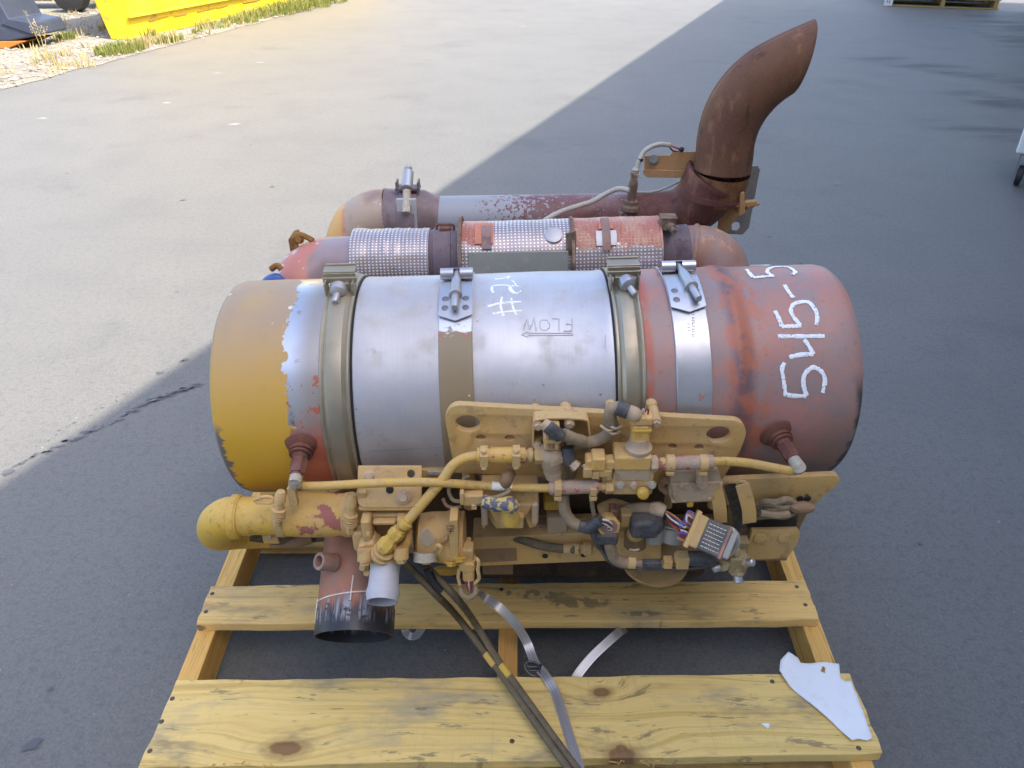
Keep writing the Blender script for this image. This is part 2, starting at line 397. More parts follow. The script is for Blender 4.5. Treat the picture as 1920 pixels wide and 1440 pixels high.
# gravel lot beyond the yard's edge, laid 4 mm above it
E0 = G(-260, 243); E1 = G(0, 170); E2 = G(300, 92); E3 = G(610, 10); ed = (E3 - E1).normalized(); ED = Vector((ed.x, ed.y, 0)); EN = Vector((-ed.y, ed.x, 0))
edge = []
rg = random.Random(3)
for k in range(0, 161):
    q = E1 + ED * (-4 + k * .12); w = noise.noise(Vector((k * .31, 2, 0))) * .06 + noise.noise(Vector((k * .9, 5, 0))) * .03
    edge.append((q.x + EN.x * w, q.y + EN.y * w))
far = [(edge[-1][0] + ED.x * 60, edge[-1][1] + ED.y * 60), (-200, 150), (-200, -60), (edge[0][0] - ED.x * 50, edge[0][1] - ED.y * 50)]
patch('gravel_lot', MG, edge + far, .004)
def onlot(a, b, z=0): return E1 + ED * a + EN * b + Vector((0, 0, z))
# loose stones
m = Mat('pale_stone'); p = m.pos(); M_STONE = m.done(m.ramp(m.noise(p, 9, 2), [(.3, (.11, .10, .082)), (.5, (.21, .19, .16)), (.7, (.36, .335, .29))]), .9)
b = MB()
for i in range(5200):
    a = rg.uniform(-2.5, 8); w = abs(rg.gauss(0, 1.6)) + rg.uniform(-.05, .05)
    c = onlot(a, w, .006); r = rg.uniform(.008, .026) * (1.4 if rg.random() < .1 else 1); t = rg.uniform(0, 3)
    vs = [c + Vector((math.cos(t + k * 1.57) * r * rg.uniform(.7, 1.2), math.sin(t + k * 1.57) * r * rg.uniform(.6, 1), rg.uniform(0, .3) * r)) for k in range(4)] + [c + Vector((0, 0, r * .8))]
    b.add(vs, [(0, 1, 4), (1, 2, 4), (2, 3, 4), (3, 0, 4)])
kind(b.build('loose_gravel', M_STONE, None, sharp=10), 'stuff')['label'] = 'loose pale stones scattered over the gravel lot'
# grass and dry weeds along the edge
m = Mat('green_grass'); M_GR = m.done(m.ramp(m.noise(m.pos(), 14, 2), [(.35, (.085, .115, .02)), (.55, (.17, .19, .035)), (.7, (.30, .25, .08))]), .7)
m = Mat('dry_grass'); M_DRY = m.done(m.ramp(m.noise(m.pos(), 10, 2), [(.35, (.26, .20, .07)), (.6, (.38, .31, .14)), (.75, (.20, .20, .05))]), .8)
def tuft(b, c, r, n, h, lean=.5):
    for i in range(n):
        a = rg.uniform(0, 6.28); d = r * math.sqrt(rg.random()); q = c + Vector((math.cos(a) * d, math.sin(a) * d, 0))
        hh = h * rg.uniform(.5, 1.15); l = Vector((math.cos(a) * lean * hh * rg.random(), math.sin(a) * lean * hh * rg.random(), 0)); t = rg.uniform(0, 3.14); w = Vector((math.cos(t), math.sin(t), 0)) * rg.uniform(.0025, .006)
        b.add([q - w, q + w, q + l * .45 + w * .8 + Vector((0, 0, hh * .6)), q + l * .45 - w * .8 + Vector((0, 0, hh * .6)), q + l + Vector((0, 0, hh))], [(0, 1, 2, 3), (3, 2, 4)])
gb = MB(); db = MB()
for (px, py, r, n, h) in ((225, 97, .22, 420, .085), (240, 92, .18, 260, .09), (320, 78, .13, 260, .07), (200, 104, .1, 120, .07), (125, 73, .12, 150, .09), (370, 62, .06, 60, .06),
                          (450, 42, .22, 260, .10), (480, 33, .22, 260, .10), (520, 26, .25, 300, .12), (545, 20, .3, 420, .14), (575, 12, .35, 460, .14), (600, 4, .4, 460, .14), (270, 68, .15, 130, .1), (400, 52, .2, 140, .09)):
    tuft(gb, G(px, py, .004), r, n, h)
for i in range(240):
    a = rg.uniform(-2, 9); w = abs(rg.gauss(0, .55)) if rg.random() < .75 else rg.uniform(0, 3.5); q = onlot(a, w, .004)
    if q.x > -4.1 and w > .75: continue
    (tuft(db, q, rg.uniform(.03, .12), rg.randint(5, 26), rg.uniform(.04, .13)) if rg.random() < .72 else tuft(gb, q, .05, 14, .06))
for i in range(42):
    q = onlot(2.6 + i * .16, .74 + rg.uniform(-.05, .1), .004); tuft(db, q, .05, 9, rg.uniform(.15, .34), .3)
kind(gb.build('grass', M_GR, None, sharp=80), 'stuff')['label'] = 'green grass tufts along the edge of the asphalt'
kind(db.build('dry_weeds', M_DRY, None, sharp=80), 'stuff')['label'] = 'dry straw coloured weeds along the edge of the asphalt'
# one tall thin weed at the left
b = MB()
c = G(85, 112, .004)
for k in range(3):
    pts = [c + Vector((.01 * k, 0, 0)), c + Vector((-.03 + .04 * k, .02, .2)), c + Vector((-.08 + .07 * k, .03, .42 - .07 * k))]
    b.tube(pts, [.004, .002], 5, 4)
    for j in range(16):
        q = pts[1].lerp(pts[2], rg.random()) + Vector((rg.uniform(-.03, .03), rg.uniform(-.03, .03), 0)); b.ball(q, .007, 4)
tag(b.build('weed_plant', M_DRY, None, sharp=80), 'tall thin stalky weed growing from the gravel at the left edge', 'weed')

# sun-blocking workshop to the right of and behind the camera
m = Mat('beige_siding'); M_SID = m.done(m.mix(m.noise(m.pos(), 2, 4), (.42, .40, .36), (.50, .48, .43)), .6)
m = Mat('grey_trim'); M_TRIM = m.done((.25, .25, .26), .5)
sd0 = G(0, 940); sd1 = G(1365, 0); SL = Vector((sd1.x - sd0.x, sd1.y - sd0.y, 0)).normalized(); SN = Vector((SL.y, -SL.x, 0))
BH = 5.0; hor = Vector((SUN_AZ.x, SUN_AZ.y, 0)).normalized(); off = BH / math.tan(SUN_EL) * hor.dot(SN) + .13
def bw(a, o, z): q = Vector((sd0.x, sd0.y, 0)) + SL * a + SN * (off + o); q.z = z; return q
root = thing('workshop_building', 'long beige workshop wall beside the yard with shutter door', 'building', bw(4, 4, 0))
b = MB(); b.box(bw(-8.85, 5.0, BH / 2), (42.3, 9.9, BH), (SL, SN, Vector((0, 0, 1)))); b.build('wall', M_SID, root)
b = MB()
for i in range(136): b.box(bw(-29.8 + i * .3, .03, BH / 2 - .1), (.09, .06, BH - .3), (SL, SN, Vector((0, 0, 1))))
kind(b.build('siding_rib', M_SID, root), 'stuff')
b = MB(); b.box(bw(-8.85, 4.95, BH + .06), (42.4, 10.1, .12), (SL, SN, Vector((0, 0, 1)))); b.build('roof_edge', M_TRIM, root)
b = MB(); b.box((1.5, -11.5, 2.5), (9.0, 16, 5.0)); b.build('sky_blocker_wing', M_SID, root)  # unseen wing added behind the camera to block sky light off the near ground
b = MB(); b.box((1.5, -11.45, 5.065), (9.2, 16.3, .12)); b.build('roof_edge', M_TRIM, root)  # top trim of the added sky-blocking wing
b = MB(); b.box(bw(-6, -.03, 1.9), (4.2, .12, 3.8), (SL, SN, Vector((0, 0, 1)))); b.build('shutter_door', M_TRIM, root)

# damp drip trail and stains on the yard
m = Mat('damp_asphalt'); M_DAMP = m.done((.085, .086, .092), .45, 0, m.noise(m.pos(), 160, 3), .3, .002)
b = MB()
def blob(b, c, rx, ry, ang, n=11, seed=0):
    r2 = random.Random(seed); ca, sa = math.cos(ang), math.sin(ang); lp = []
    for k in range(n):
        t = 2 * math.pi * k / n; q = r2.uniform(.6, 1.15); x, y = math.cos(t) * rx * q, math.sin(t) * ry * q
        lp.append((c.x + x * ca - y * sa, c.y + x * sa + y * ca, .002))
    b.add(lp, [tuple(range(n))])
tr = [(10, 890), (60, 858), (110, 836), (150, 818), (200, 795), (250, 770), (300, 745), (340, 732), (375, 722)]
tr2 = [(60, 838), (110, 812), (150, 790), (200, 760), (240, 738), (300, 700)]
sdn = 0
for T, st in ((tr, 8), (tr2, 4)):
    for i in range(len(T) - 1):
        for k in range(st):
            t = (k + rg.random()) / st; x = T[i][0] * (1 - t) + T[i + 1][0] * t + rg.uniform(-4, 4); y = T[i][1] * (1 - t) + T[i + 1][1] * t + rg.uniform(-5, 5); sdn += 1
            q = G(x, y); s = rg.uniform(.002, .0062) * (1.1 if T is tr and x > 250 else 1) * (.6 if T is tr2 else 1)
            blob(b, q, s * rg.uniform(1.2, 2.6), s, .45 + rg.uniform(-.3, .3), seed=sdn)
for (x0, y0, x1, y1) in ((255, 765, 375, 722),):
    for k in range(17):
        t = k / 16; q = G(x0 + (x1 - x0) * t, y0 + (y1 - y0) * t + rg.uniform(-2, 2)); sdn += 1; blob(b, q, .018, .0018 + .0022 * math.sin(t * 3.1), .42, seed=sdn)
for (x, y, s, e) in ((348, 675, .010, 1.4), (340, 678, .006, 1.5), (60, 1398, .014, 1.2), (95, 1293, .006, 1), (300, 700, .008, 1.6), (15, 885, .012, 1.5), (1720, 332, .010, 1.7), (1640, 248, .012, 1), (1570, 345, .02, 1.6), (1725, 1020, .006, 1), (1610, 700, .009, 1.5), (343, 375, .015, 1), (510, 350, .014, 1), (1650, 340, .013, 2)):
    sdn += 1; blob(b, G(x, y), s * e, s, rg.uniform(0, 1), seed=sdn)
kind(b.build('damp_spots', M_DAMP, None), 'stuff')['label'] = 'dark damp drips trailed across the asphalt'
m = Mat('pale_grit'); M_GRIT = m.done((.25, .25, .24), .9)
b = MB()
for i in range(150):
    q = G(rg.uniform(0, 1920), rg.uniform(60, 1440)); r = rg.uniform(.0010, .0030) * (1 + q.y * .12)
    b.add([q + Vector((-r, 0, .001)), q + Vector((0, -r, .001)), q + Vector((r, rg.uniform(-r, r), .001)), q + Vector((0, r, .001)), q + Vector((0, 0, r))], [(0, 1, 4), (1, 2, 4), (2, 3, 4), (3, 0, 4)])
for (x, y) in ((312, 193), (78, 222), (440, 233), (488, 117), (408, 137), (980, 50)):
    q = G(x, y, .001); n9 = 9; b.add([q + Vector((math.cos(6.28 * k / n9) * .05 * rg.uniform(.5, 1.1), math.sin(6.28 * k / n9) * .028 * rg.uniform(.5, 1.1), .001)) for k in range(n9)], [tuple(range(n9))])
kind(b.build('pale_grit', M_GRIT, None, sharp=10), 'stuff')['label'] = 'specks of pale grit on the asphalt'
# soft rubber marks near the far right
m = Mat('tyre_smear'); p = m.pos(); uu, vv, _ = m.uv()
M_SM = m.done((.05, .05, .058), .6, alpha=m.step(m.noise(m.scale(p, (.6, 2.2, 1)), 1.6, 4, .6), .38, .72) * m.step(vv * vv, 1.0, .05) * m.step(uu, 0, .3) * .42)
for i, (pts, w) in enumerate((([(1560, 100), (1700, 118), (1850, 142), (2000, 170)], .34), ([(1760, 165), (1850, 185), (1960, 205)], .3), ([(1700, 232), (1850, 245), (1980, 262)], .26), ([(1840, 20), (1885, 60), (1930, 90)], .4))):
    P = smooth_pts([G(a, c_, .003 + .001 * i) for a, c_ in pts], 6); vs = []; uv = []; fs = []
    for k, q in enumerate(P):
        t = (P[min(k + 1, len(P) - 1)] - P[max(k - 1, 0)]).normalized(); s_ = Vector((-t.y, t.x, 0))
        for j in range(-3, 4): vs.append(q + s_ * (w * j / 3)); uv.append((k / (len(P) - 1), j / 3))
    for k in range(len(P) - 1):
        for j in range(6): fs.append((k * 7 + j, k * 7 + j + 1, k * 7 + j + 8, k * 7 + j + 7))
    b = MB(); b.add(vs, fs, uv); kind(b.build('tyre_smear', M_SM, None), 'structure')

# ================================================================ things at the edges of the yard
M_YEL = dustpaint('safety_yellow', (.80, .55, .012), (.75, .55, .08), .3, rough=.45, sc=3)
M_YELD = plain('yellow_rust_line', (.36, .22, .04), .8)
M_NAVY = plain('navy_cast_steel', (.035, .045, .075), .45, sc=8)
M_BLK = plain('black_rubber', (.018, .018, .02), .6)
M_ORG = plain('orange_paint', (.45, .15, .02), .6, sc=8)
# yellow bin wall: long plate with a lip
q0 = G(243, 76, .004); q1 = G(500, 20, .004); bd = Vector((q1.x - q0.x, q1.y - q0.y, 0)).normalized(); bn = Vector((-bd.y, bd.x, 0))
root = thing('yellow_bin', 'long yellow steel bin with a raised lip standing on the gravel lot', 'steel bin', q0)
lean = .12
def yb(a, o, z): return q0 + bd * a + bn * o + Vector((0, 0, z))
L = 6.0
b = MB(); b.prism([yb(0, 0, 0), yb(0, -.06, .24), yb(0, -.03, 2.1), yb(0, .36, 2.1), yb(0, .36, .5), yb(0, .24, 0)], L, bd); b.build('body', M_YEL, root, bevel=.012)
b = MB(); b.bar(yb(-.02, -.075, .235), yb(L + .02, -.075, .235), .035, .028); b.build('lip', M_YEL, root, bevel=.006)
for i in range(9):
    a = .35 + i * .42 + rg.uniform(-.1, .1); b = MB(); w = rg.uniform(.2, .42); b.prism([yb(a, -.043, .15), yb(a + w, -.045, .158 + rg.uniform(-.01, .02)), yb(a + w, -.046, .166), yb(a, -.045, .163)], .004, bn * -1); kind(b.build('rust_streak', M_YELD, root), 'stuff')
# second yellow machine leg behind it and dark machine parts
c = G(212, 42, .004)
root = thing('pallet_wheel_truck', 'dark machine chassis behind the yellow bin, at the top left corner', 'machine', c + Vector((-.6, .8, 0)))
b = MB(); b.box(c + Vector((-.8, 1.5, .42)), (3.2, .5, .35)); b.box(c + Vector((.0, 1.1, .2)), (.5, .35, .36)); b.build('chassis', M_BLK, root, bevel=.03)
for dx in (.05, -.95, -1.9):
    b = MB(); b.lathe(c + Vector((dx, .9, .21)), (0, 1, 0), [(0, .12), (.02, .2), (.2, .21), (.24, .12)], 24); b.build('wheel', M_BLK, root)
b = MB(); b.box(c + Vector((-.28, .75, .18)), (.12, .12, .36)); b.build('leg', M_YEL, root, bevel=.01)
c = G(45, 18, .004)
root = thing('cable_reel', 'small yellow and black wheel lying in the lot at the top left', 'wheel', c)
b = MB(); b.lathe(c + Vector((0, 0, .13)), (.5, -1, .15), [(-.05, .07), (-.04, .14), (.04, .14), (.05, .07)], 24); b.build('tyre', M_BLK, root)
b = MB(); b.lathe(c + Vector((0, 0, .13)), (.5, -1, .15), [(.03, .10), (.065, .10), (.07, .05), (.09, .04)], 20); b.build('rim', M_YEL, root)
c = G(150, 6, .004)
root = thing('timber_pallet', 'weathered wooden pallet lying far off in the lot behind the yellow bin', 'pallet', c)
MWOLD = wood('old_pallet_wood', tint=(.75, .8, .9))
for i in range(6): b = MB(); b.box(c + Vector((-.5, .3 + i * .19, .11)), (1.2, .12, .02)); b.build('board', MWOLD, root)
for i in range(3): b = MB(); b.box(c + Vector((-1.07 + i * .57, .78, .05)), (.04, 1.1, .1)); b.build('stringer', MWOLD, root)
# dark stepped foot at the left edge
c = G(20, 92, .004)
root = thing('machine_foot', 'dark navy stepped machine foot with orange underside at the left edge', 'machine foot', c)
def sf(x, z): return c + Vector((x, 0, z))
b = MB(); b.prism([sf(-.7, .07), sf(.02, .07), sf(.30, .12), sf(.27, .24), sf(.08, .27), sf(-.02, .62), sf(-.1, 1.1), sf(-.7, 1.1)], .5, (0.15, 1, 0)); b.build('casting', M_NAVY, root, bevel=.02)
b = MB(); b.prism([sf(-.7, 0), sf(-.03, 0), sf(.18, .075), sf(-.7, .068)], .45, (0.15, 1, 0)); b.build('shoe', M_ORG, root, bevel=.01)
b = MB(); b.prism([sf(-.01, .235) + Vector((0, -.015, 0)), sf(.28, .135) + Vector((0, -.015, 0)), sf(.29, .16) + Vector((0, -.015, 0)), sf(.27, .245) + Vector((0, -.015, 0)), sf(.07, .28) + Vector((0, -.015, 0))], .02, (0, 1, 0)); b.build('toe_cap', M_NAVY, root, bevel=.006)
# white cart with a caster at the right edge
M_WHT = plain('white_sheet_metal', (.72, .72, .70), .4, sc=6, var=.12)
c = V(1903, 288, 4.0)
root = thing('white_cart', 'white metal cart on a black caster at the right edge', 'cart', (c.x, 4.0, 0))
b = MB(); b.box((c.x + .35, 4.3, c.z + .3), (.7, .6, .6)); b.build('cabinet', M_WHT, root, bevel=.012)
b = MB(); b.box((c.x + .35, 3.985, c.z + .31), (.62, .012, .5)); b.build('door', M_WHT, root, bevel=.004)
b = MB()
for k in range(5): b.box((c.x + .055, 3.977, c.z + .08 + k * .012), (.02, .003, .005))
b.build('label_print', M_BLK, root)
for dx, dy in ((.05, .06), (.6, .06), (.05, .5), (.6, .5)):
    b = MB(); b.lathe((c.x + dx - .016, 4.0 + dy, .055), (1, 0, 0), [(0, .03), (.004, .052), (.028, .052), (.032, .03)], 24); w = b.build('caster', M_BLK, root)
    b = MB(); b.prism([(c.x + dx - .022, 4.0 + dy - .012, .05), (c.x + dx - .022, 4.0 + dy + .012, .05), (c.x + dx - .022, 4.0 + dy + .03, c.z), (c.x + dx - .022, 4.0 + dy - .03, c.z)], .004, (-1, 0, 0)); b.box((c.x + dx, 4 + dy, c.z - .006), (.05, .06, .012)); b.build('caster_fork', M_TRIM, w)
root.rotation_euler = (0, 0, R_(-36))
# far pallet at the top right
a0 = G(1664, 11); a1 = G(1872, 19); ex = Vector((a1.x - a0.x, a1.y - a0.y, 0)); Lw = ex.length; ex.normalize(); ey = Vector((-ex.y, ex.x, 0)); uz = Vector((0, 0, 1))
root = thing('far_pallet', 'yellowed wooden pallet standing far off at the top right', 'pallet', a0 + ex * Lw / 2)
MWF = wood('far_pallet_wood', tint=(.55, .52, .4))
def fp(a, o, z): return a0 + ex * a + ey * o + uz * z
for t in (.03, .5, .97): b = MB(); b.box(fp(Lw * t, .55, .065), (.05, 1.1, .09), (ex, ey, uz)); b.build('stringer', MWF, root, bevel=.003)
for i in range(7): b = MB(); b.box(fp(Lw / 2, .05 + i * .17, .122), (Lw, .12, .02), (ex, ey, uz)); b.build('board', MWF, root, bevel=.002)
for i in range(3): b = MB(); b.box(fp(Lw / 2, .05 + i * .5, .01), (Lw, .1, .018), (ex, ey, uz)); b.build('bottom_board', MWF, root, bevel=.002)
b = MB(); b.box(fp(Lw / 2, .55, .45), (Lw * .9, 1.0, .62), (ex, ey, uz)); cr = b.build('dark_crate', M_NAVY, None, bevel=.01); tag(cr, 'dark boxed load standing on the far pallet at the top right', 'crate')
b = MB(); b.box(fp(.0, -.02, .065), (.11, .008, .12), (ex, ey, uz)); t_ = b.build('tag_card', M_WHT, root)
b = MB()
for (i, j) in ((-.02, .02), (.0, .02), (.02, .02), (-.015, -.01), (.012, -.012)): b.box(fp(i, -.0255, .065 + j), (.012, .003, .018), (ex, ey, uz))
b.build('print', M_BLK, t_)
# ================================================================ pallet
ZT = .12
kn = []
for (px, py, rx, ry) in ((1128, 1298, .018, .010), (535, 1403, .030, .014), (1166, 1415, .026, .014), (1165, 1404, .012, .008)):
    g = G(px, py, ZT); kn.append((g.x, g.y, rx, ry))
ds = []
for (px, py, rx, ry) in ((1085, 1130, .07, .022), (1010, 1115, .06, .015), (945, 1112, .02, .012), (1200, 1150, .05, .01)):
    g = G(px, py, ZT); ds.append((g.x, g.y, rx, ry))
M_WF = wood('front_board_wood', kn, tint=(1.18, 1.07, .76), dirt=.75)
M_WB = wood('board_wood', dirt=.65, dirtspots=ds, tint=(1.22, 1.0, .70))
def wood_y(name, tint):
    m = Mat(name); p = m.pos(); x, y, z = m.sep(p); w = m.noise(m.scale(p, (5, 1.5, 5)), 1.5, 2) * .05
    r = m.noise(m.vec((x + w) * 130, y * 1.2, z * 90), 1, 3); f = m.noise(m.vec(x * 500, y * 14, z * 400), 1, 3)
    T = lambda c: tuple(a * b for a, b in zip(c, tint))
    c = m.ramp(r, [(.3, T((.46, .32, .12))), (.5, T((.62, .46, .19))), (.7, T((.50, .35, .13)))]); c = m.mix(m.step(f, .5, .75) * .4, c, T((.28, .19, .07)))
    cr = m.step(m.noise(m.vec(x * 220, y * 18, z * 60), 1, 2), .62, .7); c = m.mix(cr * .55, c, (.13, .09, .05))
    return m.done(c, .78, 0, r + f * .4 - cr, .5, .002, spec=.3)
M_WS = wood_y('stringer_wood', (1.26, 1.0, .70)); M_WC = wood_y('orange_stringer_wood', (1.0, .72, .5))
M_NAIL = plain('nail_steel', (.12, .09, .07), .5, .6)
org = G(960, 1130, 0); PAL = thing('wooden_pallet', 'pale yellow wooden pallet in the foreground carrying the rusty exhaust unit', 'pallet', Vector((org.x, 1.4, 0)))
def board(corners, mat, th=.021, z=ZT, jag=0, name='deck_board'):
    """corners as photo pixels (back left, back right, front right, front left) on the deck's level"""
    c = [G(x, y, z) for x, y in corners]; n = 28; b = MB(); vs = []; rb = random.Random(int(corners[0][0]))
    top = []
    for i in range(n + 1): t = i / n; q = c[0].lerp(c[1], t); top.append(q + Vector((0, rb.uniform(-1, 1) * jag, 0)))
    for i in range(1, 6): top.append(c[1].lerp(c[2], i / 6) + Vector((rb.uniform(-1, 1) * jag * 1.5, 0, 0)))
    for i in range(n + 1): t = i / n; q = c[2].lerp(c[3], t); top.append(q + Vector((0, rb.uniform(-1, 1) * jag, 0)))
    for i in range(1, 6): top.append(c[3].lerp(c[0], i / 6) + Vector((rb.uniform(-1, 1) * jag * 1.5, 0, 0)))
    b.prism(top, th, (0, 0, -1)); return b.build(name, mat, PAL, bevel=.0022, sharp=50)
fb = board([(330, 1275), (1594, 1262), (1656, 1412), (258, 1440)], M_WF, jag=.0016)
b2 = board([(395, 1098), (1510, 1088), (1536, 1162), (368, 1170)], M_WB, jag=.0014)
# boards further back, under the unit
ty = [1.238, 1.39, 1.56, 1.75, 1.95]
for y0 in ty:
    b = MB(); w = .09 if y0 < 1.9 else .14; b.box((.0, y0 + w / 2, ZT - .0105), (1.19 + .02 * math.sin(y0 * 9), w, .021)); b.build('deck_board', M_WB, PAL, bevel=.002)
zs = ZT - .0212
sl0 = G(331, 1275, zs); sl1 = G(430, 1031, zs); sr0 = G(1570, 1250, zs); sr1 = G(1492, 1042, zs)
def stringer(p0, p1, side, mat, w=.037, ext=.22):
    d = (p1 - p0); d.z = 0; d.normalize(); s_ = Vector((d.y, -d.x, 0)) * side; a = p0 - d * ext; e = a + d * 1.42
    b = MB(); b.prism([a, e, e + s_ * w, a + s_ * w], .077, (0, 0, -1)); return b.build('stringer', mat, PAL, bevel=.002)
stringer(sl0, sl1, 1, M_WS); stringer(sr0, sr1, -1, M_WS)
cm0 = G(933, 1250, zs); cm1 = G(936, 1090, zs); cm1.x = cm0.x + .002; stringer(cm0, cm1, 1, M_WC)
for y0 in (.74, 1.3, 2.0):
    b = MB(); b.box((0, y0 + .045, .0108), (1.21, .09, .021)); b.build('bottom_board', M_WB, PAL, bevel=.002)
for (px, py) in ((398, 1113), (386, 1147), (1494, 1100), (1510, 1134), (323, 1310), (303, 1353), (281, 1408), (1448, 1278), (940, 1105), (955, 1150), (1585, 1362), (1610, 1403), (955, 1290), (960, 1390)):
    q = G(px, py, ZT); b = MB(); b.lathe(q + Vector((0, 0, -.0015)), (0, 0, 1), [(0, .0045), (.002, .0042), (.0026, .003)], 10); b.build('nail', M_NAIL, PAL)
# splinters on the front edge
b = MB(); rs = random.Random(5)
for (px, py) in [(455 + rs.uniform(-60, 60), 1432) for _ in range(14)] + [(1190 + rs.uniform(-50, 60), 1428) for _ in range(9)] + [(1230, 1168), (1187, 1168), (700, 1171)]:
    q = G(px, py, ZT - .001); d = Vector((rs.uniform(-1, 1), rs.uniform(-.6, .1), rs.uniform(-.2, .5))).normalized(); b.bar(q, q + d * rs.uniform(.006, .018), .0014, .001)
kind(b.build('splinters', M_WS, PAL), 'stuff')

# torn paper
m = Mat('white_paper'); p = m.pos(); nn = m.noise(p, 26, 3, .6)
M_PAP = m.done(m.mix(m.step(m.noise(p, 60, 3), .55, .7) * .12, (.80, .82, .86), (.55, .5, .42)), .75, 0, nn + m.noise(p, 90, 2) * .2, .5, .006)
out = [(1460, 1262), (1461, 1246), (1474, 1237), (1494, 1240), (1500, 1247), (1530, 1245), (1572, 1248), (1576, 1275), (1584, 1279), (1595, 1278), (1606, 1305), (1620, 1345), (1636, 1384), (1626, 1390), (1610, 1388), (1597, 1391), (1560, 1355), (1520, 1320), (1480, 1288)]
bm = bmesh.new(); vs = [bm.verts.new(G(x, y, ZT + .0022)) for x, y in out]; bm.faces.new(vs)
bmesh.ops.triangulate(bm, faces=bm.faces[:])
for _ in range(5): bmesh.ops.subdivide_edges(bm, edges=[e for e in bm.edges if e.calc_length() > .011], cuts=1); bmesh.ops.triangulate(bm, faces=bm.faces[:])
hc = G(1543, 1259, ZT + .002)
bmesh.ops.delete(bm, geom=[f for f in bm.faces if (f.calc_center_median() - hc).length < .005], context='FACES')
lx = G(1474, 1240, ZT)
for v in bm.verts:
    k = max(0, 1 - (v.co - lx).length / .05); h = noise.noise(v.co * 16) * .006 + abs(noise.noise(v.co * 31)) * .005 + .002
    v.co.z = ZT + .0022 + max(0, h) + k * k * .02
b = MB(); b.add([v.co.copy() for v in bm.verts], [[v.index for v in f.verts] for f in bm.faces]) if not bm.verts.index_update() else None
bm.free()
pp = b.build('paper_sheet', M_PAP, None, sharp=80); sm = pp.modifiers.new('thick', 'SOLIDIFY'); sm.thickness = .0003
tag(pp, 'torn white paper sheet stuck on the right end of the front pallet board', 'paper')
q = G(1437, 1362, ZT); b = MB(); b.prism([q + Vector((-.008, .004, .001)), q + Vector((.004, .005, .001)), q + Vector((.006, .001, .002)), q + Vector((.001, -.005, .001))], .0008, (0, 0, 1)); tag(b.build('paper_scrap', M_PAP, None), 'tiny white paper scrap on the front pallet board, left of the torn sheet', 'paper scrap')
# ================================================================ the exhaust unit: main canister
UNIT = thing('exhaust_filter_unit', 'rusty silver and red exhaust filter drum with tan fittings and curved stack on the pallet', 'exhaust filter', Vector((.04, 1.3, ZT)))
AXD = Vector((1, .016, .0254)).normalized(); AXC = Vector((.037, 1.150, .575)); RAD = .185
_, AU, AR = basis(AXD)                      # AR = AXD x up: towards -Y
def cyl_hit(px, py, rad=RAD):
    """axial place and angle where a line of sight meets the canister; angle 0 = top, + towards the camera"""
    d = ray(px, py).normalized(); o = EYE - AXC; dp = d - AXD * d.dot(AXD); op = o - AXD * o.dot(AXD)
    a = dp.dot(dp); b = 2 * dp.dot(op); c = op.dot(op) - rad * rad; D = b * b - 4 * a * c
    t = (-b - math.sqrt(max(D, 0))) / (2 * a); q = o + d * t
    return q.dot(AXD), math.atan2(q.dot(AR), q.dot(AU))
def cyl_pt(s, ph, rad=RAD): return AXC + AXD * s + (AU * math.cos(ph) + AR * math.sin(ph)) * rad
# lathe() puts angle an at u*cos - r*sin with r = a x u = AR, so photo angle = -an there: uv v = -phi
def S_of(px, py=700): return cyl_hit(px, py)[0]
s_c1a, s_c1b = S_of(598), S_of(656); s_sa, s_sb = S_of(823), S_of(887); s_c2a, s_c2b = S_of(1158), S_of(1212)
s_ta, s_tb = S_of(1268), S_of(1335); s_bd = S_of(1390); s_L, s_R = S_of(401) - .017, S_of(1612) + .012
yb_s = S_of(537)
def sect(name, mat, prof, n=128):
    b = MB(); b.lathe(AXC, AXD, prof, n, cap=True, a0=-math.pi + .9); return b.build(name, mat, UNIT, sharp=30)
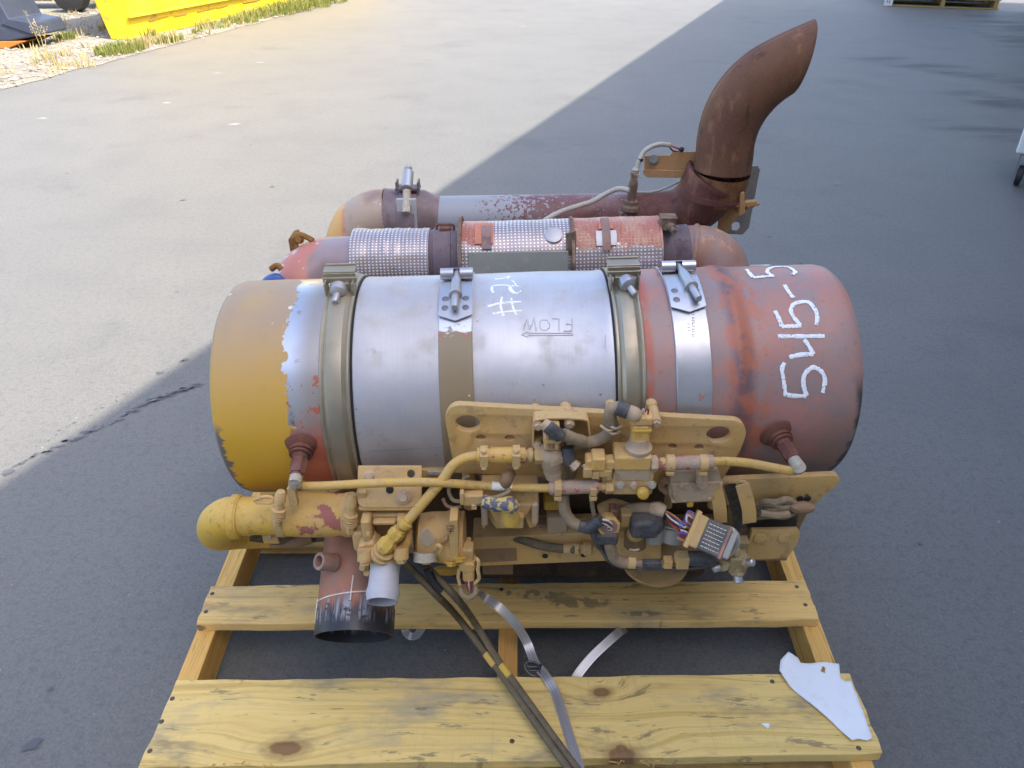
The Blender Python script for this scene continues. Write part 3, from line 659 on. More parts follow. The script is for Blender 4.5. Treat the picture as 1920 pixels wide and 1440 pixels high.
# ---- materials with masks in (axial metres, angle)
def painted_end():
    m = Mat('left_drum_paint'); p = m.pos(); u, v, _ = m.uv(); nz = m.nz()
    j = (m.noise(m.vec(0, v * 2.2, 0), 1.0, 3, .6) - .5) * .050 + (m.noise(m.vec(u * 45, v * 7.5, 3), 1.0, 3, .6) - .5) * .038 + (m.noise(m.vec(u * 160, v * 28, 3), 1.0, 3, .65) - .5) * .016
    front = m.step(v, -.2, -1.0)
    edge = j + yb_s - .004 + front * .004
    isp = m.step(u - edge, .0006, -.0006); rim = m.step(u - edge, .004, .0008) - isp
    n1 = m.noise(p, 9, 4); n2 = m.noise(p, 45, 3)
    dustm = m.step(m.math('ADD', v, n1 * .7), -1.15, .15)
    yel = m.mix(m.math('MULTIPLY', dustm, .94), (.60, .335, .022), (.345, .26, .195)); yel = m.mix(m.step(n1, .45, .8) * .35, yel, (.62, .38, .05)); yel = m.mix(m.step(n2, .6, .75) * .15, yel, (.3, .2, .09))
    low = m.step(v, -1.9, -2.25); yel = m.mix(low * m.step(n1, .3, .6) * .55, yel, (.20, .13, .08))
    stl = m.mix(m.step(n1, .35, .7) * .5, (.60, .60, .64), (.47, .45, .47)); stl = m.mix(m.step(n2, .62, .7) * .5, stl, (.3, .24, .23))
    # heat tint next to the clamp, salmon primer low down, flakes
    heat = m.step(u + (n1 - .5) * .03, s_c1a - .050, s_c1a - .012)
    nv = m.step(v + (m.noise(m.addv(p, (4, 4, 4)), 16, 3) - .5) * .8, -1.25, -1.6)
    tint = m.mix(nv, (.34, .26, .19), (.42, .115, .065))
    sal2 = m.step(u + (m.noise(m.addv(p, (1, 4, 4)), 12, 3) - .5) * .10 + m.math('MULTIPLY', nv, .045), s_c1a - .045, s_c1a - .02)
    fl = m.step(m.noise(m.addv(p, (7, 2, 2)), 55, 3, .7), .60, .63) * m.step(u, s_c1a - .075, s_c1a - .045) * m.step(v, -.7, -1.0)
    primer = m.math('MAXIMUM', m.math('MULTIPLY', nv, sal2), fl)
    c = m.mix(heat * .8, stl, (.36, .29, .24)); c = m.mix(m.math('MAXIMUM', primer, m.math('MULTIPLY', rim, m.step(n2, .58, .64))), c, (.42, .115, .065))
    c = m.mix(isp, c, yel)
    # bare nicks in the paint and a scraped lower left rim
    nick = m.step(m.voro(p, 19), .085, .07) * m.step(m.noise(p, 8, 2), .52, .56) * isp
    c = m.mix(nick, c, (.62, .6, .55))
    rimn = m.step(u + (m.noise(m.vec(u * 10, v * 9, 1), 1, 4, .7) - .5) * .05, s_L + .022, s_L + .017) * m.step(v, -1.3, -1.45)
    c = m.mix(rimn, c, (.15, .12, .11))
    met = m.math('SUBTRACT', 1.0, m.math('MAXIMUM', isp, primer), clamp=True)
    h = isp * 1.0 + n2 * .25
    return m.done(c, m.math('ADD', n1 * .16 + .24, isp * .30), met * (1 - heat * .35) * .9, h, .5, .0010)
def red_end():
    m = Mat('red_drum_paint'); p = m.pos(); u, v, _ = m.uv()
    a = m.noise(m.vec(u * 7, v * 1.1, 0), 1.4, 4, .6, .4); b = m.noise(m.vec(u * 16, v * 2.2, 4), 1.5, 5, .65); g = m.noise(p, 130, 3, .7); e = m.noise(m.addv(p, (3, 3, 3)), 5, 3)
    c = m.mix(m.step(a, .38, .62), (.43, .20, .16), (.32, .215, .20))
    c = m.mix(m.step(b, .50, .74) * .65, c, (.58, .20, .13)); c = m.mix(m.step(e, .45, .72) * .5, c, (.31, .23, .195))
    pur = m.math('MULTIPLY', m.step(u, s_bd - .022, s_bd), m.step(u, s_bd + .03, s_bd + .008)); c = m.mix(pur * .75, c, (.115, .062, .075))
    edg = m.step(u, s_c2b + .018 + 0, s_c2b + .006); c = m.mix(m.math('MULTIPLY', edg, m.step(b, .35, .5)) * .9, c, (.47, .12, .07))
    orr = m.math('MULTIPLY', m.math('MULTIPLY', m.step(u, s_bd - .03, s_bd - .01), m.step(u, s_bd + .055, s_bd + .03)), m.step(b, .44, .56)); c = m.mix(orr * .7, c, (.50, .14, .06))
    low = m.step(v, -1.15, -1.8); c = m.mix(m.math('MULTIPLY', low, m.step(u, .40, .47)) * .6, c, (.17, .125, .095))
    sc = m.step(m.noise(m.vec(u * 5, v * 30, 2), 3, 4, .7), .66, .70) * .35; c = m.mix(sc, c, (.45, .33, .30))
    c = m.mix(m.step(g, .55, .75) * .25, c, (.42, .26, .22)); c = m.mix(m.step(g, .42, .25) * .3, c, (.07, .04, .035))
    rimd = m.step(u + (m.noise(m.vec(u * 9, v * 4, 7), 1.2, 3) - .5) * .05, s_R - .022, s_R - .010); c = m.mix(m.math('MULTIPLY', rimd, m.step(v, -1.0, -1.3)), c, (.045, .035, .035))
    return m.done(c, b * .2 + .38, .05, g * .5 + b * .5, .3, .001, spec=.6)
M_STL = steel('brushed_stainless', (.59, .57, .58), .44, .36, stains=.4, metal=.7)
M_STL2 = steel('dull_stainless', (.52, .52, .54), .42, .3, stains=.35, metal=.8)
M_KHAKI = steel('khaki_clamp_steel', (.40, .35, .26), .38, .55, (.34, .28, .18), stains=.2, metal=.75)
M_STRAP = steel('strap_steel', (.55, .55, .58), .30, .2, stains=.1)
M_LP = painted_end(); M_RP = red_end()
VB = -cyl_hit(853, 622)[1]
m = Mat('brown_band'); p = m.pos(); u, v, _ = m.uv(); j = (m.noise(m.vec(u * 40, v * 12, 0), 1.6, 4, .7) - .5) * .55
bare = m.step(v + j * .6, VB - .02, VB + .02); c = m.mix(m.noise(p, 12, 4), (.235, .165, .085), (.30, .225, .135)); fl = m.math('MULTIPLY', m.step(m.noise(p, 60, 3), .55, .58), m.step(v + j * .6, VB - .10, VB - .02))
c = m.mix(fl, c, (.42, .13, .09)); c = m.mix(bare, c, (.62, .62, .66))
nk = m.step(m.voro(p, 26), .07, .055) * m.step(m.noise(p, 9, 2), .5, .55); c = m.mix(nk, c, (.7, .68, .62))
M_BAND = m.done(c, .42, bare * .8, bare * -1.0, .4, .0008)
m = Mat('grey_strap'); p = m.pos(); u, v, _ = m.uv(); n1 = m.noise(p, 22, 4, .65)
c = m.mix(m.step(n1, .4, .7) * .5, (.50, .50, .53), (.40, .38, .38)); pk = m.math('MULTIPLY', m.step(m.noise(m.addv(p, (2, 2, 2)), 34, 3, .6), .58, .60), m.step(v, -1.05, -1.25)); c = m.mix(pk, c, (.48, .14, .07))
M_GST = m.done(c, .36, .7 - pk * .7, n1, .15, .0008)
R = RAD
# left drum with rounded end
lp = [(s_L, 0), (s_L, R * .70), (s_L + .002, R * .84), (s_L + .006, R * .94), (s_L + .012, R * .98), (s_L + .021, R * .998), (s_L + .05, R)]
k0 = s_L + .05
while k0 < s_c1a - .004: k0 += .012; lp.append((min(k0, s_c1a + .002), R + .0004 * math.sin(k0 * 70)))
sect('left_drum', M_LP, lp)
sect('middle_drum', M_STL, [(s_c1b - .003, R - .001), (s_c1b + .006, R + .001), (s_c1b + .03, R), (s_sa - .002, R), (s_sb, R), ((s_sb + s_c2a) / 2, R + .0012), (s_c2a - .014, R), (s_c2a - .010, R + .0015), (s_c2a + .002, R)])
rp = [(s_c2b - .002, R), (s_c2b + .004, R + .0015)]
k0 = s_c2b + .01
while k0 < s_R - .055:
    d = (k0 - s_bd) / .010; rp.append((k0, R + .0032 * math.exp(-d * d) - .0008 * (k0 > s_bd + .02))); k0 += .005
rp += [(s_R - .05, R - .0005), (s_R - .020, R * .996), (s_R - .009, R * .982), (s_R - .003, R * .955), (s_R, R * .91), (s_R, R * .80), (s_R, 0)]
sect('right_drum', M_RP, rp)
# V-clamps: channel bands with rolled edges and a dark gap
M_GAP = plain('dark_gap', (.02, .017, .015), .8)
for i, (a, b_) in enumerate(((s_c1a, s_c1b), (s_c2a, s_c2b))):
    w = b_ - a
    pr = [(a, R - .003), (a, R + .0035), (a + .0015, R + .005), (a + .004, R + .005), (a + .0065, R + .0035), (a + .012, R + .0078), (a + .017, R + .0085), (b_ - .017, R + .0085), (b_ - .012, R + .0078), (b_ - .0065, R + .0035), (b_ - .004, R + .005), (b_ - .0015, R + .005), (b_, R + .0035), (b_, R - .003)]
    cl = sect('band_clamp', M_KHAKI, pr)
    sect('gasket', M_GAP, [(b_ + .0005, R - .002), (b_ + .0005, R + .0022), (b_ + .0035, R + .0022), (b_ + .0035, R - .002)] if i == 0 else [(a - .0035, R - .002), (a - .0035, R + .0022), (a - .0005, R + .0022), (a - .0005, R - .002)])
    sc_ = (a + b_) / 2; ph = .10 if i == 0 else .13
    # T-bolt block on top
    c0 = cyl_pt(sc_, ph, R + .018); n_ = (c0 - (AXC + AXD * sc_)).normalized(); t_ = AXD.cross(n_) * -1   # t_: round the drum towards the camera
    if t_.dot(Vector((0, -1, 0))) < 0: t_ = -t_
    b = MB(); b.box(c0 - t_ * .004 + n_ * .012, (.052, .003, .010), (AXD, t_, n_)); b.box(c0 - t_ * .014 + n_ * .018, (.052, .020, .003), (AXD, t_, n_)); b.box(c0 - t_ * .002 + n_ * .006, (.054, .006, .010), (AXD, t_, n_)); b.box(c0 - t_ * .026 + n_ * .016, (.050, .004, .012), (AXD, t_, n_)); lu = b.build('lug_plate', M_KHAKI, cl, bevel=.0015)
    b = MB()
    for sx in (-1, 1): b.box(c0 + AXD * (.022 * sx) + t_ * .004 - n_ * .006, (.003, .024, .028), (AXD, t_, n_))
    b.box(c0 + t_ * .0 - n_ * .006, (.03, .014, .020), (AXD, t_, n_)); b.build('yoke', M_KHAKI, cl, bevel=.0015)
    b = MB(); d_ = (t_ * 1.0 - n_ * .25 + AXD * (-.10 if i == 0 else .42)).normalized(); q = c0 + t_ * .006 - n_ * .001
    b.lathe(q, d_, [(0, .012), (.006, .0135), (.014, .0135), (.018, .009), (.019, .0055), (.034, .0055), (.036, .004)], 12); b.build('tension_bolt', M_STL2, cl)
# middle strap and right strap with latch
def strap(a, b_, mat, latch_px, name, tiltx):
    st = sect(name, mat, [(a, R - .001), (a, R + .0024), (a + .001, R + .003), (b_ - .001, R + .003), (b_, R + .0024), (b_, R - .001)])
    (px0, py0), (px1, py1) = latch_px; s0, p0 = cyl_hit(px0, py0); s1, p1 = cyl_hit(px1, py1); hw = (b_ - a) / 2
    mid = (a + b_) / 2
    def q(s, ph, h=.0): return cyl_pt(mid + s, ph, R + .003 + h)
    # latch plate: follows the drum, pointed at the lower end
    b = MB(); rows = 14; pa, pb = p0 + .10, p1
    vs = []; fs = []
    for i in range(rows + 1):
        ph = pa + (pb - pa) * i / rows; taper = 1 - max(0, (i - rows + 3) / 3) * .0
        for j in range(7):
            x = (j / 6 * 2 - 1); php = ph
            if i == rows: php = ph + (1 - abs(x)) * .055
            if i == rows - 1: php = ph + (1 - abs(x)) * .03
            for h in (.0028, .0050): vs.append(q(x * hw * 1.0, php, h))
    for i in range(rows):
        for j in range(6):
            k = (i * 7 + j) * 2; k2 = ((i + 1) * 7 + j) * 2
            fs += [(k + 1, k + 3, k2 + 3, k2 + 1), (k, k2, k2 + 2, k + 2)]
    for j in range(6): k = j * 2; fs.append((k, k + 2, k + 3, k + 1)); k = (rows * 7 + j) * 2; fs.append((k, k + 1, k + 3, k + 2))
    for i in range(rows): k = i * 14; fs.append((k, k + 1, k + 15, k + 14)); k = i * 14 + 12; fs.append((k, k + 14, k + 15, k + 1))
    b.add(vs, fs); lt = b.build('latch_plate', M_STRAP, st, sharp=40)
    # rolled trunnion halves
    b = MB(); pr = p0 + .015
    for sx in (-1, 1):
        e = q(sx * hw * 1.02, pr, .012); f = q(sx * hw * .20, pr, .012); b.cyl(f, e, .0095, n=18)
    b.build('trunnion', M_STRAP, st)
    b = MB(); b.prism([q(-hw, p0 - .16, .001), q(hw, p0 - .16, .001), q(hw, pr, .020), q(-hw, pr, .020)], .002, cyl_pt(0, pr, 1) - AXC); b.build('hinge_leaf', M_STRAP, st, bevel=.0006)
    # barrel bolt
    b = MB(); e0 = q(0, pr - .03, .014); e1 = q(tiltx, pb - .035, .016); d_ = e1 - e0; L = d_.length
    b.lathe(e0, d_, [(0, .005), (L * .25, .005), (L * .26, .0075), (L * .36, .0085), (L * .62, .0085), (L * .64, .0105), (L * .70, .0105), (L * .71, .0058), (L * 1.0, .0058), (L * 1.02, .0045)], 16); b.build('barrel_bolt', M_STL2, st)
    for (x, y) in ((-.62, .34), (-.62, .14), (.62, .34), (.62, .14)):
        ph = pb - (pb - p0) * y; c0 = q(x * hw, ph, .0045); n_ = cyl_pt(0, ph, 1) - AXC
        b = MB(); b.lathe(c0, n_, [(0, .0055), (.0008, .0055), (.0012, .0045)], 16); b.build('spot_weld', M_DKW, st)
    return st
M_DKW = plain('weld_spot', (.20, .18, .19), .4, .6)
strap(s_sa, s_sb, M_BAND, ((853, 528), (853, 596)), 'centre_strap', .0)
gs = strap(s_ta, s_tb, M_GST, ((1283, 514), (1290, 580)), 'end_strap', .014)
# stamped part marks on the end strap (illegible small strokes)
b = MB(); rr = random.Random(4)
def stroke(b, px_pts, w, th, rad=RAD, sub=5):
    P = smooth_pts([Vector((*cyl_hit(x, y, rad), 0)) for x, y in px_pts], sub) if len(px_pts) > 2 else [Vector((*cyl_hit(*px_pts[0], rad), 0)).lerp(Vector((*cyl_hit(*px_pts[1], rad), 0)), k / 6) for k in range(7)]
    vs = []; fs = []; N = len(P)
    for i, q in enumerate(P):
        d = P[min(i + 1, N - 1)] - P[max(i - 1, 0)]; d = Vector((d.x, d.y * rad)); d.normalize() if d.length else None; nn = Vector((-d.y, d.x / rad))
        ww = w * rr.uniform(.75, 1.15)
        for (k, h) in ((-1, 0), (-.6, th), (.6, th), (1, 0)): vs.append(cyl_pt(q.x + nn.x * ww * k / 2, q.y + nn.y * ww * k / 2, rad + h + .0002))
    for i in range(N - 1):
        for k in range(3): fs.append((i * 4 + k, i * 4 + k + 1, i * 4 + k + 5, i * 4 + k + 4))
    b.add(vs, fs)
for k in range(9):
    y = 590 + k * 5.2; stroke(b, [(1297, y), (1303, y + rr.uniform(-1, 2))], .0008, .0002, R + .0032); 
    if k % 2: stroke(b, [(1298, y), (1299, y + 3)], .0008, .0002, R + .0032)
for k in range(3): stroke(b, [(1289, 607 + k * 6), (1294, 608 + k * 6)], .0008, .0002, R + .0032)
kind(b.build('stamped_marks', M_DKW, gs), 'stuff')
# ---- chalk writing, following the drum
m = Mat('white_chalk'); p = m.pos(); M_CH = m.done((.90, .90, .93), .9, alpha=m.step(m.noise(p, 260, 4, .75), .34, .44))
def chalk(name, strokes, w, label=None, groups=()):
    for (i0, i1) in groups:
        b = MB()
        for s_ in strokes[i0:i1]: stroke(b, s_, w, .0006)
        b.build(name, M_CH, UNIT, sharp=80, label=label)
P3 = lambda L: [(1180 + x / 1920 * 460, 460 + y / 1440 * 345) for x, y in L]
chalk('chalk_mark', [
    P3([(1215, 918), (1196, 960), (1208, 1060), (1222, 1165)]), P3([(1205, 1160), (1280, 1178), (1385, 1180)]), P3([(1385, 1178), (1362, 1080), (1378, 1000), (1440, 955), (1500, 985), (1530, 1050), (1512, 1155)]),
    P3([(1250, 875), (1350, 855), (1440, 852)]), P3([(1440, 852), (1400, 780), (1368, 735)]), P3([(1162, 712), (1350, 712), (1528, 710)]),
    P3([(1138, 512), (1165, 560), (1195, 635)]), P3([(1190, 636), (1260, 634), (1345, 630)]), P3([(1340, 625), (1285, 560), (1265, 500), (1310, 450), (1380, 440), (1445, 490), (1470, 560), (1462, 625)]),
    P3([(1215, 310), (1245, 360), (1285, 412)]),
    P3([(918, 188), (940, 215), (968, 252)]), P3([(965, 252), (1050, 244), (1130, 238)]), P3([(1130, 240), (1085, 215), (1090, 185), (1150, 168), (1220, 168), (1280, 190), (1298, 210), (1275, 230)]),
    P3([(940, 155), (1000, 150), (1100, 158)]), P3([(1100, 158), (1060, 142), (1010, 140)])], .0068, 'large white chalk mark of the writing 545-54 round the red drum', ((0, 3), (3, 6), (6, 9), (9, 10), (10, 13), (13, 15)))
Q6 = lambda L: [(580 + x / 1920 * 420, 300 + y / 1440 * 315) for x, y in L]
chalk('chalk_mark', [
    Q6([(1530, 1255), (1660, 1225), (1830, 1215)]), Q6([(1570, 1318), (1700, 1300), (1835, 1292)]), Q6([(1650, 1175), (1640, 1250), (1665, 1340)]), Q6([(1730, 1185), (1745, 1260), (1775, 1330)]),
    Q6([(1580, 1140), (1565, 1110), (1600, 1075), (1690, 1075), (1740, 1120), (1775, 1145), (1815, 1125), (1810, 1090), (1760, 1080), (1722, 1090), (1725, 1125), (1755, 1145)]), Q6([(1775, 1085), (1755, 1050), (1735, 1032)]),
    Q6([(1720, 998), (1650, 1018), (1590, 1022)]), Q6([(1690, 1022), (1720, 1004)])], .0046, 'small white chalk mark on the steel drum', ((0, 4), (4, 6), (6, 8)))
# ---- FLOW and its arrow, stamped upside down in the steel
b = MB(); FW = lambda L: [(960 + x / 4.0, 300 + y / 4.0) for x, y in L]
for s_ in ([(450, 1190), (450, 1280)], [(450, 1280), (385, 1282)], [(450, 1230), (405, 1230)], [(350, 1190), (350, 1280)], [(350, 1190), (300, 1190)],
           [(262, 1200), (278, 1225), (275, 1260), (245, 1280), (215, 1262), (210, 1225), (228, 1198), (262, 1200)], [(180, 1280), (165, 1190)], [(165, 1190), (135, 1270)], [(135, 1270), (110, 1190)], [(110, 1190), (85, 1275)],
           [(455, 1296), (120, 1300)], [(455, 1312), (120, 1316)], [(455, 1296), (455, 1312)], [(120, 1290), (70, 1308)], [(70, 1308), (122, 1328)], [(120, 1290), (122, 1328)]):
    stroke(b, FW(s_), .0022, .0008, R + .0010, sub=4)
b.build('stamped_flow_arrow', M_STL, UNIT, sharp=80, label='word FLOW and a left-pointing arrow stamped upside down')
M_SCR = plain('scratch_line', (.28, .26, .28), .5, .4)
b = MB()
for s_ in ([(985, 642), (1005, 655), (1040, 668)], [(1040, 667), (1010, 668), (1000, 665)], [(1135, 628), (1134, 655)], [(1143, 618), (1146, 650)], [(985, 755 - 95), (1060, 652), (1100, 648)], [(668, 640), (672, 700)]):
    stroke(b, s_, .0007, .0001, sub=4)
stroke(b, [(676, 847), (750, 843), (828, 838)], .0012, .0002); stroke(b, [(832, 800), (833, 860)], .0008, .0002)
kind(b.build('scratches', M_SCR, UNIT, sharp=80), 'stuff')
# ---- sensor bosses on the drums
M_RBR = rust('red_brown_rust', (.20, .075, .05), (.12, .05, .04), (.30, .16, .13), sc=40)
M_FIT = dustpaint('worn_fitting', (.42, .36, .28), (.46, .40, .32), .6, chip=(.6, .55, .5), sc=60)
def boss(px, py, d, mat, k=.74):
    s, ph = cyl_hit(px, py); c0 = cyl_pt(s, ph, R - .004); n_ = (cyl_pt(s, ph, 1) - (AXC + AXD * s)).normalized(); dd = (n_ + d).normalized()
    b = MB(); b.lathe(c0, dd, [(t * k, r * k) for t, r in [(0, .038), (.006, .032), (.010, .024), (.014, .0235), (.015, .0255), (.018, .0255), (.019, .0205), (.022, .0205), (.023, .0235), (.026, .0235), (.027, .016), (.036, .016)]], 24)
    o = b.build('sensor_boss', mat, UNIT); b = MB(); b.hexa(c0 + dd * .036 * k, dd, .0125, .026); b.lathe(c0 + dd * .05, dd, [(0, .0085), (.010, .0075)], 12); b.build('boss_nut', mat, o); return c0 + dd * .058, dd
Pl, dl = boss(566, 838, Vector((.0, -.1, -.35)), M_RBR)
Prr, dr_ = boss(1458, 816, Vector((.28, -.2, -.25)), M_RBR)
# ================================================================ rear pipes, wrapped can, stack
M_PUR = rust('purple_brown_pipe', (.22, .165, .175), (.16, .115, .12), (.30, .17, .12), rough=.5, sc=14)
M_DPUR = rust('dark_purple_pipe', (.135, .105, .13), (.16, .12, .13), (.10, .06, .06), rough=.5, sc=10)
M_ELB = rust('mottled_elbow', (.30, .21, .18), (.36, .17, .10), (.20, .13, .14), rough=.5, sc=13)
M_RUST = rust('brown_rust', (.130, .058, .036), (.17, .080, .042), (.085, .040, .032), rough=.68, sc=11)
M_MAR = rust('maroon_rust', (.125, .045, .038), (.17, .07, .05), (.075, .032, .028), rough=.6, sc=14)
m = Mat('spotted_pipe'); p = m.pos(); x, y, z = m.sep(p); n = m.noise(p, 120, 4, .7); n2 = m.noise(p, 9, 3)
xa, xb = V(860, 400, 1.7).x, V(1090, 400, 1.7).x
k = m.step(x, xa, xb); zz = m.step(z, .655, .70) * m.step(z, .725, .705)
f = m.step(n - k * .26 + .05 - (n2 - .5) * .25, .44, .40) * m.step(k, .02, .12)
c = m.mix(f, (.29, .30, .325), (.15, .045, .04)); c = m.mix(m.step(n2, .4, .7) * .3, c, (.30, .28, .30))
M_SPOT = m.done(c, .5, 0, f, .3, .0006)
m = Mat('painted_elbow'); p = m.pos(); x, y, z = m.sep(p); n = m.noise(p, 30, 4, .7); n2 = m.noise(p, 10, 3); ex0 = V(655, 420, 1.7).x
e = m.step(x + (n - .5) * .05, ex0 + .006, ex0 - .002) * m.step(z + (n2 - .5) * .05, .735, .715); 
c = m.mix(n2, (.36, .27, .25), (.42, .31, .20)); c = m.mix(m.step(n, .6, .66) * .6, c, (.55, .52, .48)); c = m.mix(m.step(n2, .55, .7) * .7, c, (.22, .12, .10))
c = m.mix(e, c, m.mix(m.step(x, ex0 - .01, ex0 + .004), (.60, .33, .10), (.50, .12, .06)).v)
M_PELB = m.done(c, .5, 0, n, .3, .001)
m = Mat('pink_elbow'); p = m.pos(); x, y, z = m.sep(p); n = m.noise(p, 40, 4, .7); n2 = m.noise(p, 8, 3)
c = m.mix(m.step(n2, .35, .65), (.31, .25, .27), (.24, .17, .18)); px1 = V(590, 490, 1.46).x
pk = m.step(x + (n2 - .5) * .1, px1 + .02, px1) ; c = m.mix(pk, c, (.46, .18, .14)); c = m.mix(pk * m.step(n, .58, .62), c, (.5, .48, .50))
M_PINK = m.done(c, .45, 0, n, .2, .001)
def foil(name, redparts):
    """crimped heat-shield foil: raised square pips in real relief through the normal, patches of red overspray"""
    m = Mat(name); p = m.pos(); u, v, _ = m.uv(); n = m.noise(p, 18, 4, .65); n2 = m.noise(p, 60, 3)
    wob = (m.noise(p, 14, 3) - .5) * 3.2
    su = m.math('SINE', u * 850 + wob); sv = m.math('SINE', v * 68 + wob); pip = m.step(su, -.3, .5) * m.step(sv, -.3, .5)
    c = m.mix(pip, (.38, .30, .29), (.95, .92, .93)); c = m.mix(m.step(n, .50, .68) * .45, c, (.42, .32, .25))
    met = .6; red = None
    for (a, b_, va, vb, sh) in redparts:        # along u between a..b, angle v between va..vb
        r = m.step(u + (n - .5) * .02, a - .002, a + .002) * m.step(u + (n - .5) * .02, b_ + .002, b_ - .002) * m.step(v + (n2 - .5) * .5 + (n - .5) * .4, va, va + .05)
        red = r if red is None else m.math('MAXIMUM', red, r)
    if red is not None:
        c = m.mix(red, c, m.mix(m.step(n, .42, .58), (.46, .16, .11), (.52, .26, .17)).v); c = m.mix(red * m.step(m.noise(m.vec(u * 300, v * 6, 0), 1, 2), .62, .66) * pip * .9, c, (.85, .75, .72))
        met = m.math('SUBTRACT', .6, red * .6)
    return m.done(c, .32, met, pip, .8, .0016)
def seg(name, mat, p0, p1, prof, n=64, **kw):
    b = MB(); b.lathe(p0, Vector(p1) - Vector(p0), prof, n, a0=-math.pi + .9); return b.build(name, mat, UNIT, sharp=32, **kw)
def pk(x, y, Y): return V(x, y, Y)
# ---- rear row (Y 1.70)
YR = 1.70; r4 = .052
A = V(815, 411, YR); B = V(1262, 404, YR)
dR = (B - A).normalized(); LR = (B - A).length
seg('rear_pipe', M_SPOT, A, B, [(0, r4)] + [(LR * i / 10, r4) for i in range(1, 11)])
seg('pipe_adapter', M_PUR, V(722, 405, YR), A, [(0, .062), (.03, .0625), (.035, .064), (.055, .0645), (.090, .064), (.112, .055), (.118, .0535), (.125, .0535), (.125, .05)])
b = MB(); e0 = V(728, 405, YR); b.tube([e0, V(712, 407, YR), e0 + Vector((-.062, -.005, -.022)), e0 + Vector((-.092, -.01, -.085)), e0 + Vector((-.096, -.012, -.30))], [.062, .064, .0645, .063, .061], 40, 8); b.build('rear_elbow', M_PELB, UNIT)
cl = seg('pipe_clamp', M_PUR, V(750, 405, YR), A, [(0, .066), (.001, .0675), (.038, .0675), (.039, .066)])
c0 = V(765, 352, YR - .012); b = MB(); b.box(c0 + Vector((0, 0, .0)), (.055, .03, .006)); b.box(c0 + Vector((-.024, 0, .008)), (.004, .03, .018)); b.box(c0 + Vector((.024, 0, .008)), (.004, .03, .018)); b.build('lug_plate', M_PUR, cl, bevel=.001)
b = MB(); b.cyl(c0 + Vector((0, .02, .028)), c0 + Vector((0, -.022, .005)), .0125); b.lathe(c0 + Vector((0, .02, .028)), (0, .35, 1), [(0, .009), (.012, .009), (.018, .004)], 12); b.build('clamp_barrel', M_STL2, cl)
b = MB(); q0 = c0 + Vector((0, -.02, .0)); b.cyl(q0, q0 + Vector((0, -.038, -.038)), .009); b.build('clamp_bolt', M_FIT, cl)
b = MB(); b.prism([c0 + Vector((-.022, -.042, -.012)), c0 + Vector((.022, -.042, -.012)), c0 + Vector((.022, -.056, -.085)), c0 + Vector((-.022, -.056, -.085))], .004, (0, 1, .4)); b.build('clamp_tongue', M_STL2, cl, bevel=.001)
# elbow up into the stack
b = MB(); P0 = V(1180, 404, YR)
b.tube([P0, V(1225, 404, YR), V(1270, 400, YR - .005), V(1302, 385, YR - .015), V(1326, 358, YR - .025), V(1340, 336, YR - .03)], [.0525, .053, .055, .060, .065, .0675], 44, 8); b.build('stack_elbow', M_MAR, UNIT)
c0 = V(1340, 336, YR - .03); up = (c0 - V(1326, 358, YR - .025)).normalized()
b = MB(); b.lathe(c0 - up * .006, up, [(0, .063), (0, .0685), (.008, .0695), (.012, .069), (.012, .063), (0, .063)], 48, cap=False); b.build('collar_rim', M_MAR, UNIT)
# curved stack, slant cut
sp = [V(1354, 318, YR - .045), V(1357, 300, YR - .045), V(1361, 262, YR - .045), V(1371, 225, YR - .045), V(1391, 188, YR - .05), V(1424, 152, YR - .055), V(1470, 122, YR - .06), V(1545, 86, YR - .065)]
b = MB(); b.tube(sp, [.0610, .0605, .0605, .0615, .0625, .0625, .061, .058, .055], 48, 8, cap=False); st = b.build('curved_stack', M_RUST, UNIT, sharp=60)
mo = wloc(st); pc = V(1500, 106, YR - .06); vd = (pc - EYE).normalized(); im = (V(1523, 38, YR - .06) - V(1484, 172, YR - .06)).normalized(); nn = vd.cross(im).normalized()
if nn.x < 0: nn = -nn
nn = (nn + vd * .32).normalized()
bm = bmesh.new(); bm.from_mesh(st.data); bmesh.ops.bisect_plane(bm, geom=bm.verts[:] + bm.edges[:] + bm.faces[:], plane_co=V(1504, 106, YR - .06) - mo, plane_no=nn, clear_outer=True); bm.to_mesh(st.data); bm.free()
so_ = st.modifiers.new('wall', 'SOLIDIFY'); so_.thickness = .004; so_.offset = -1
b = MB(); b.lathe(V(1342, 372, YR - .032), V(1355, 318, YR - .04) - V(1342, 372, YR - .032), [(0, .0575), (.02, .0590), (.04, .0602), (.055, .0604), (.065, .0604)], 40, cap=False); b.build('stack_sleeve', rust('orange_rust', (.17, .070, .028), (.25, .12, .05), (.08, .036, .026), sc=22), UNIT)
# clamp ring round the elbow and right bracket
M_TANR = dustpaint('rusty_tan', (.44, .22, .09), (.50, .34, .17), .5, rough=.6, sc=20)
M_GRYB = dustpaint('grey_bracket', (.20, .20, .21), (.30, .26, .22), .4, rough=.55, sc=20)
c0 = V(1334, 362, YR - .03); ax = Vector((.06, -.02, 1)).normalized()
b = MB(); b.lathe(c0, ax, [(-.006, .060), (-.006, .0695), (.006, .0695), (.006, .060)], 44, cap=False); rg_ = b.build('saddle_ring', M_MAR, UNIT)
b = MB(); e0 = V(1372, 384, YR - .075); b.bar(e0 + Vector((-.03, .0, -.001)), V(1418, 380, YR - .07), .014, .012); b.build('clamp_ear', M_TANR, rg_, bevel=.002)
bx0 = V(1348, 438, 1.64); yb_ = 1.655
def quad(px, Y, th, name, mat, par=UNIT, bev=.0015, dr=(0, 1, 0), **k):
    b = MB(); b.prism([V(x, y, Y) for x, y in px], th, dr); return b.build(name, mat, par, bevel=bev, **k)
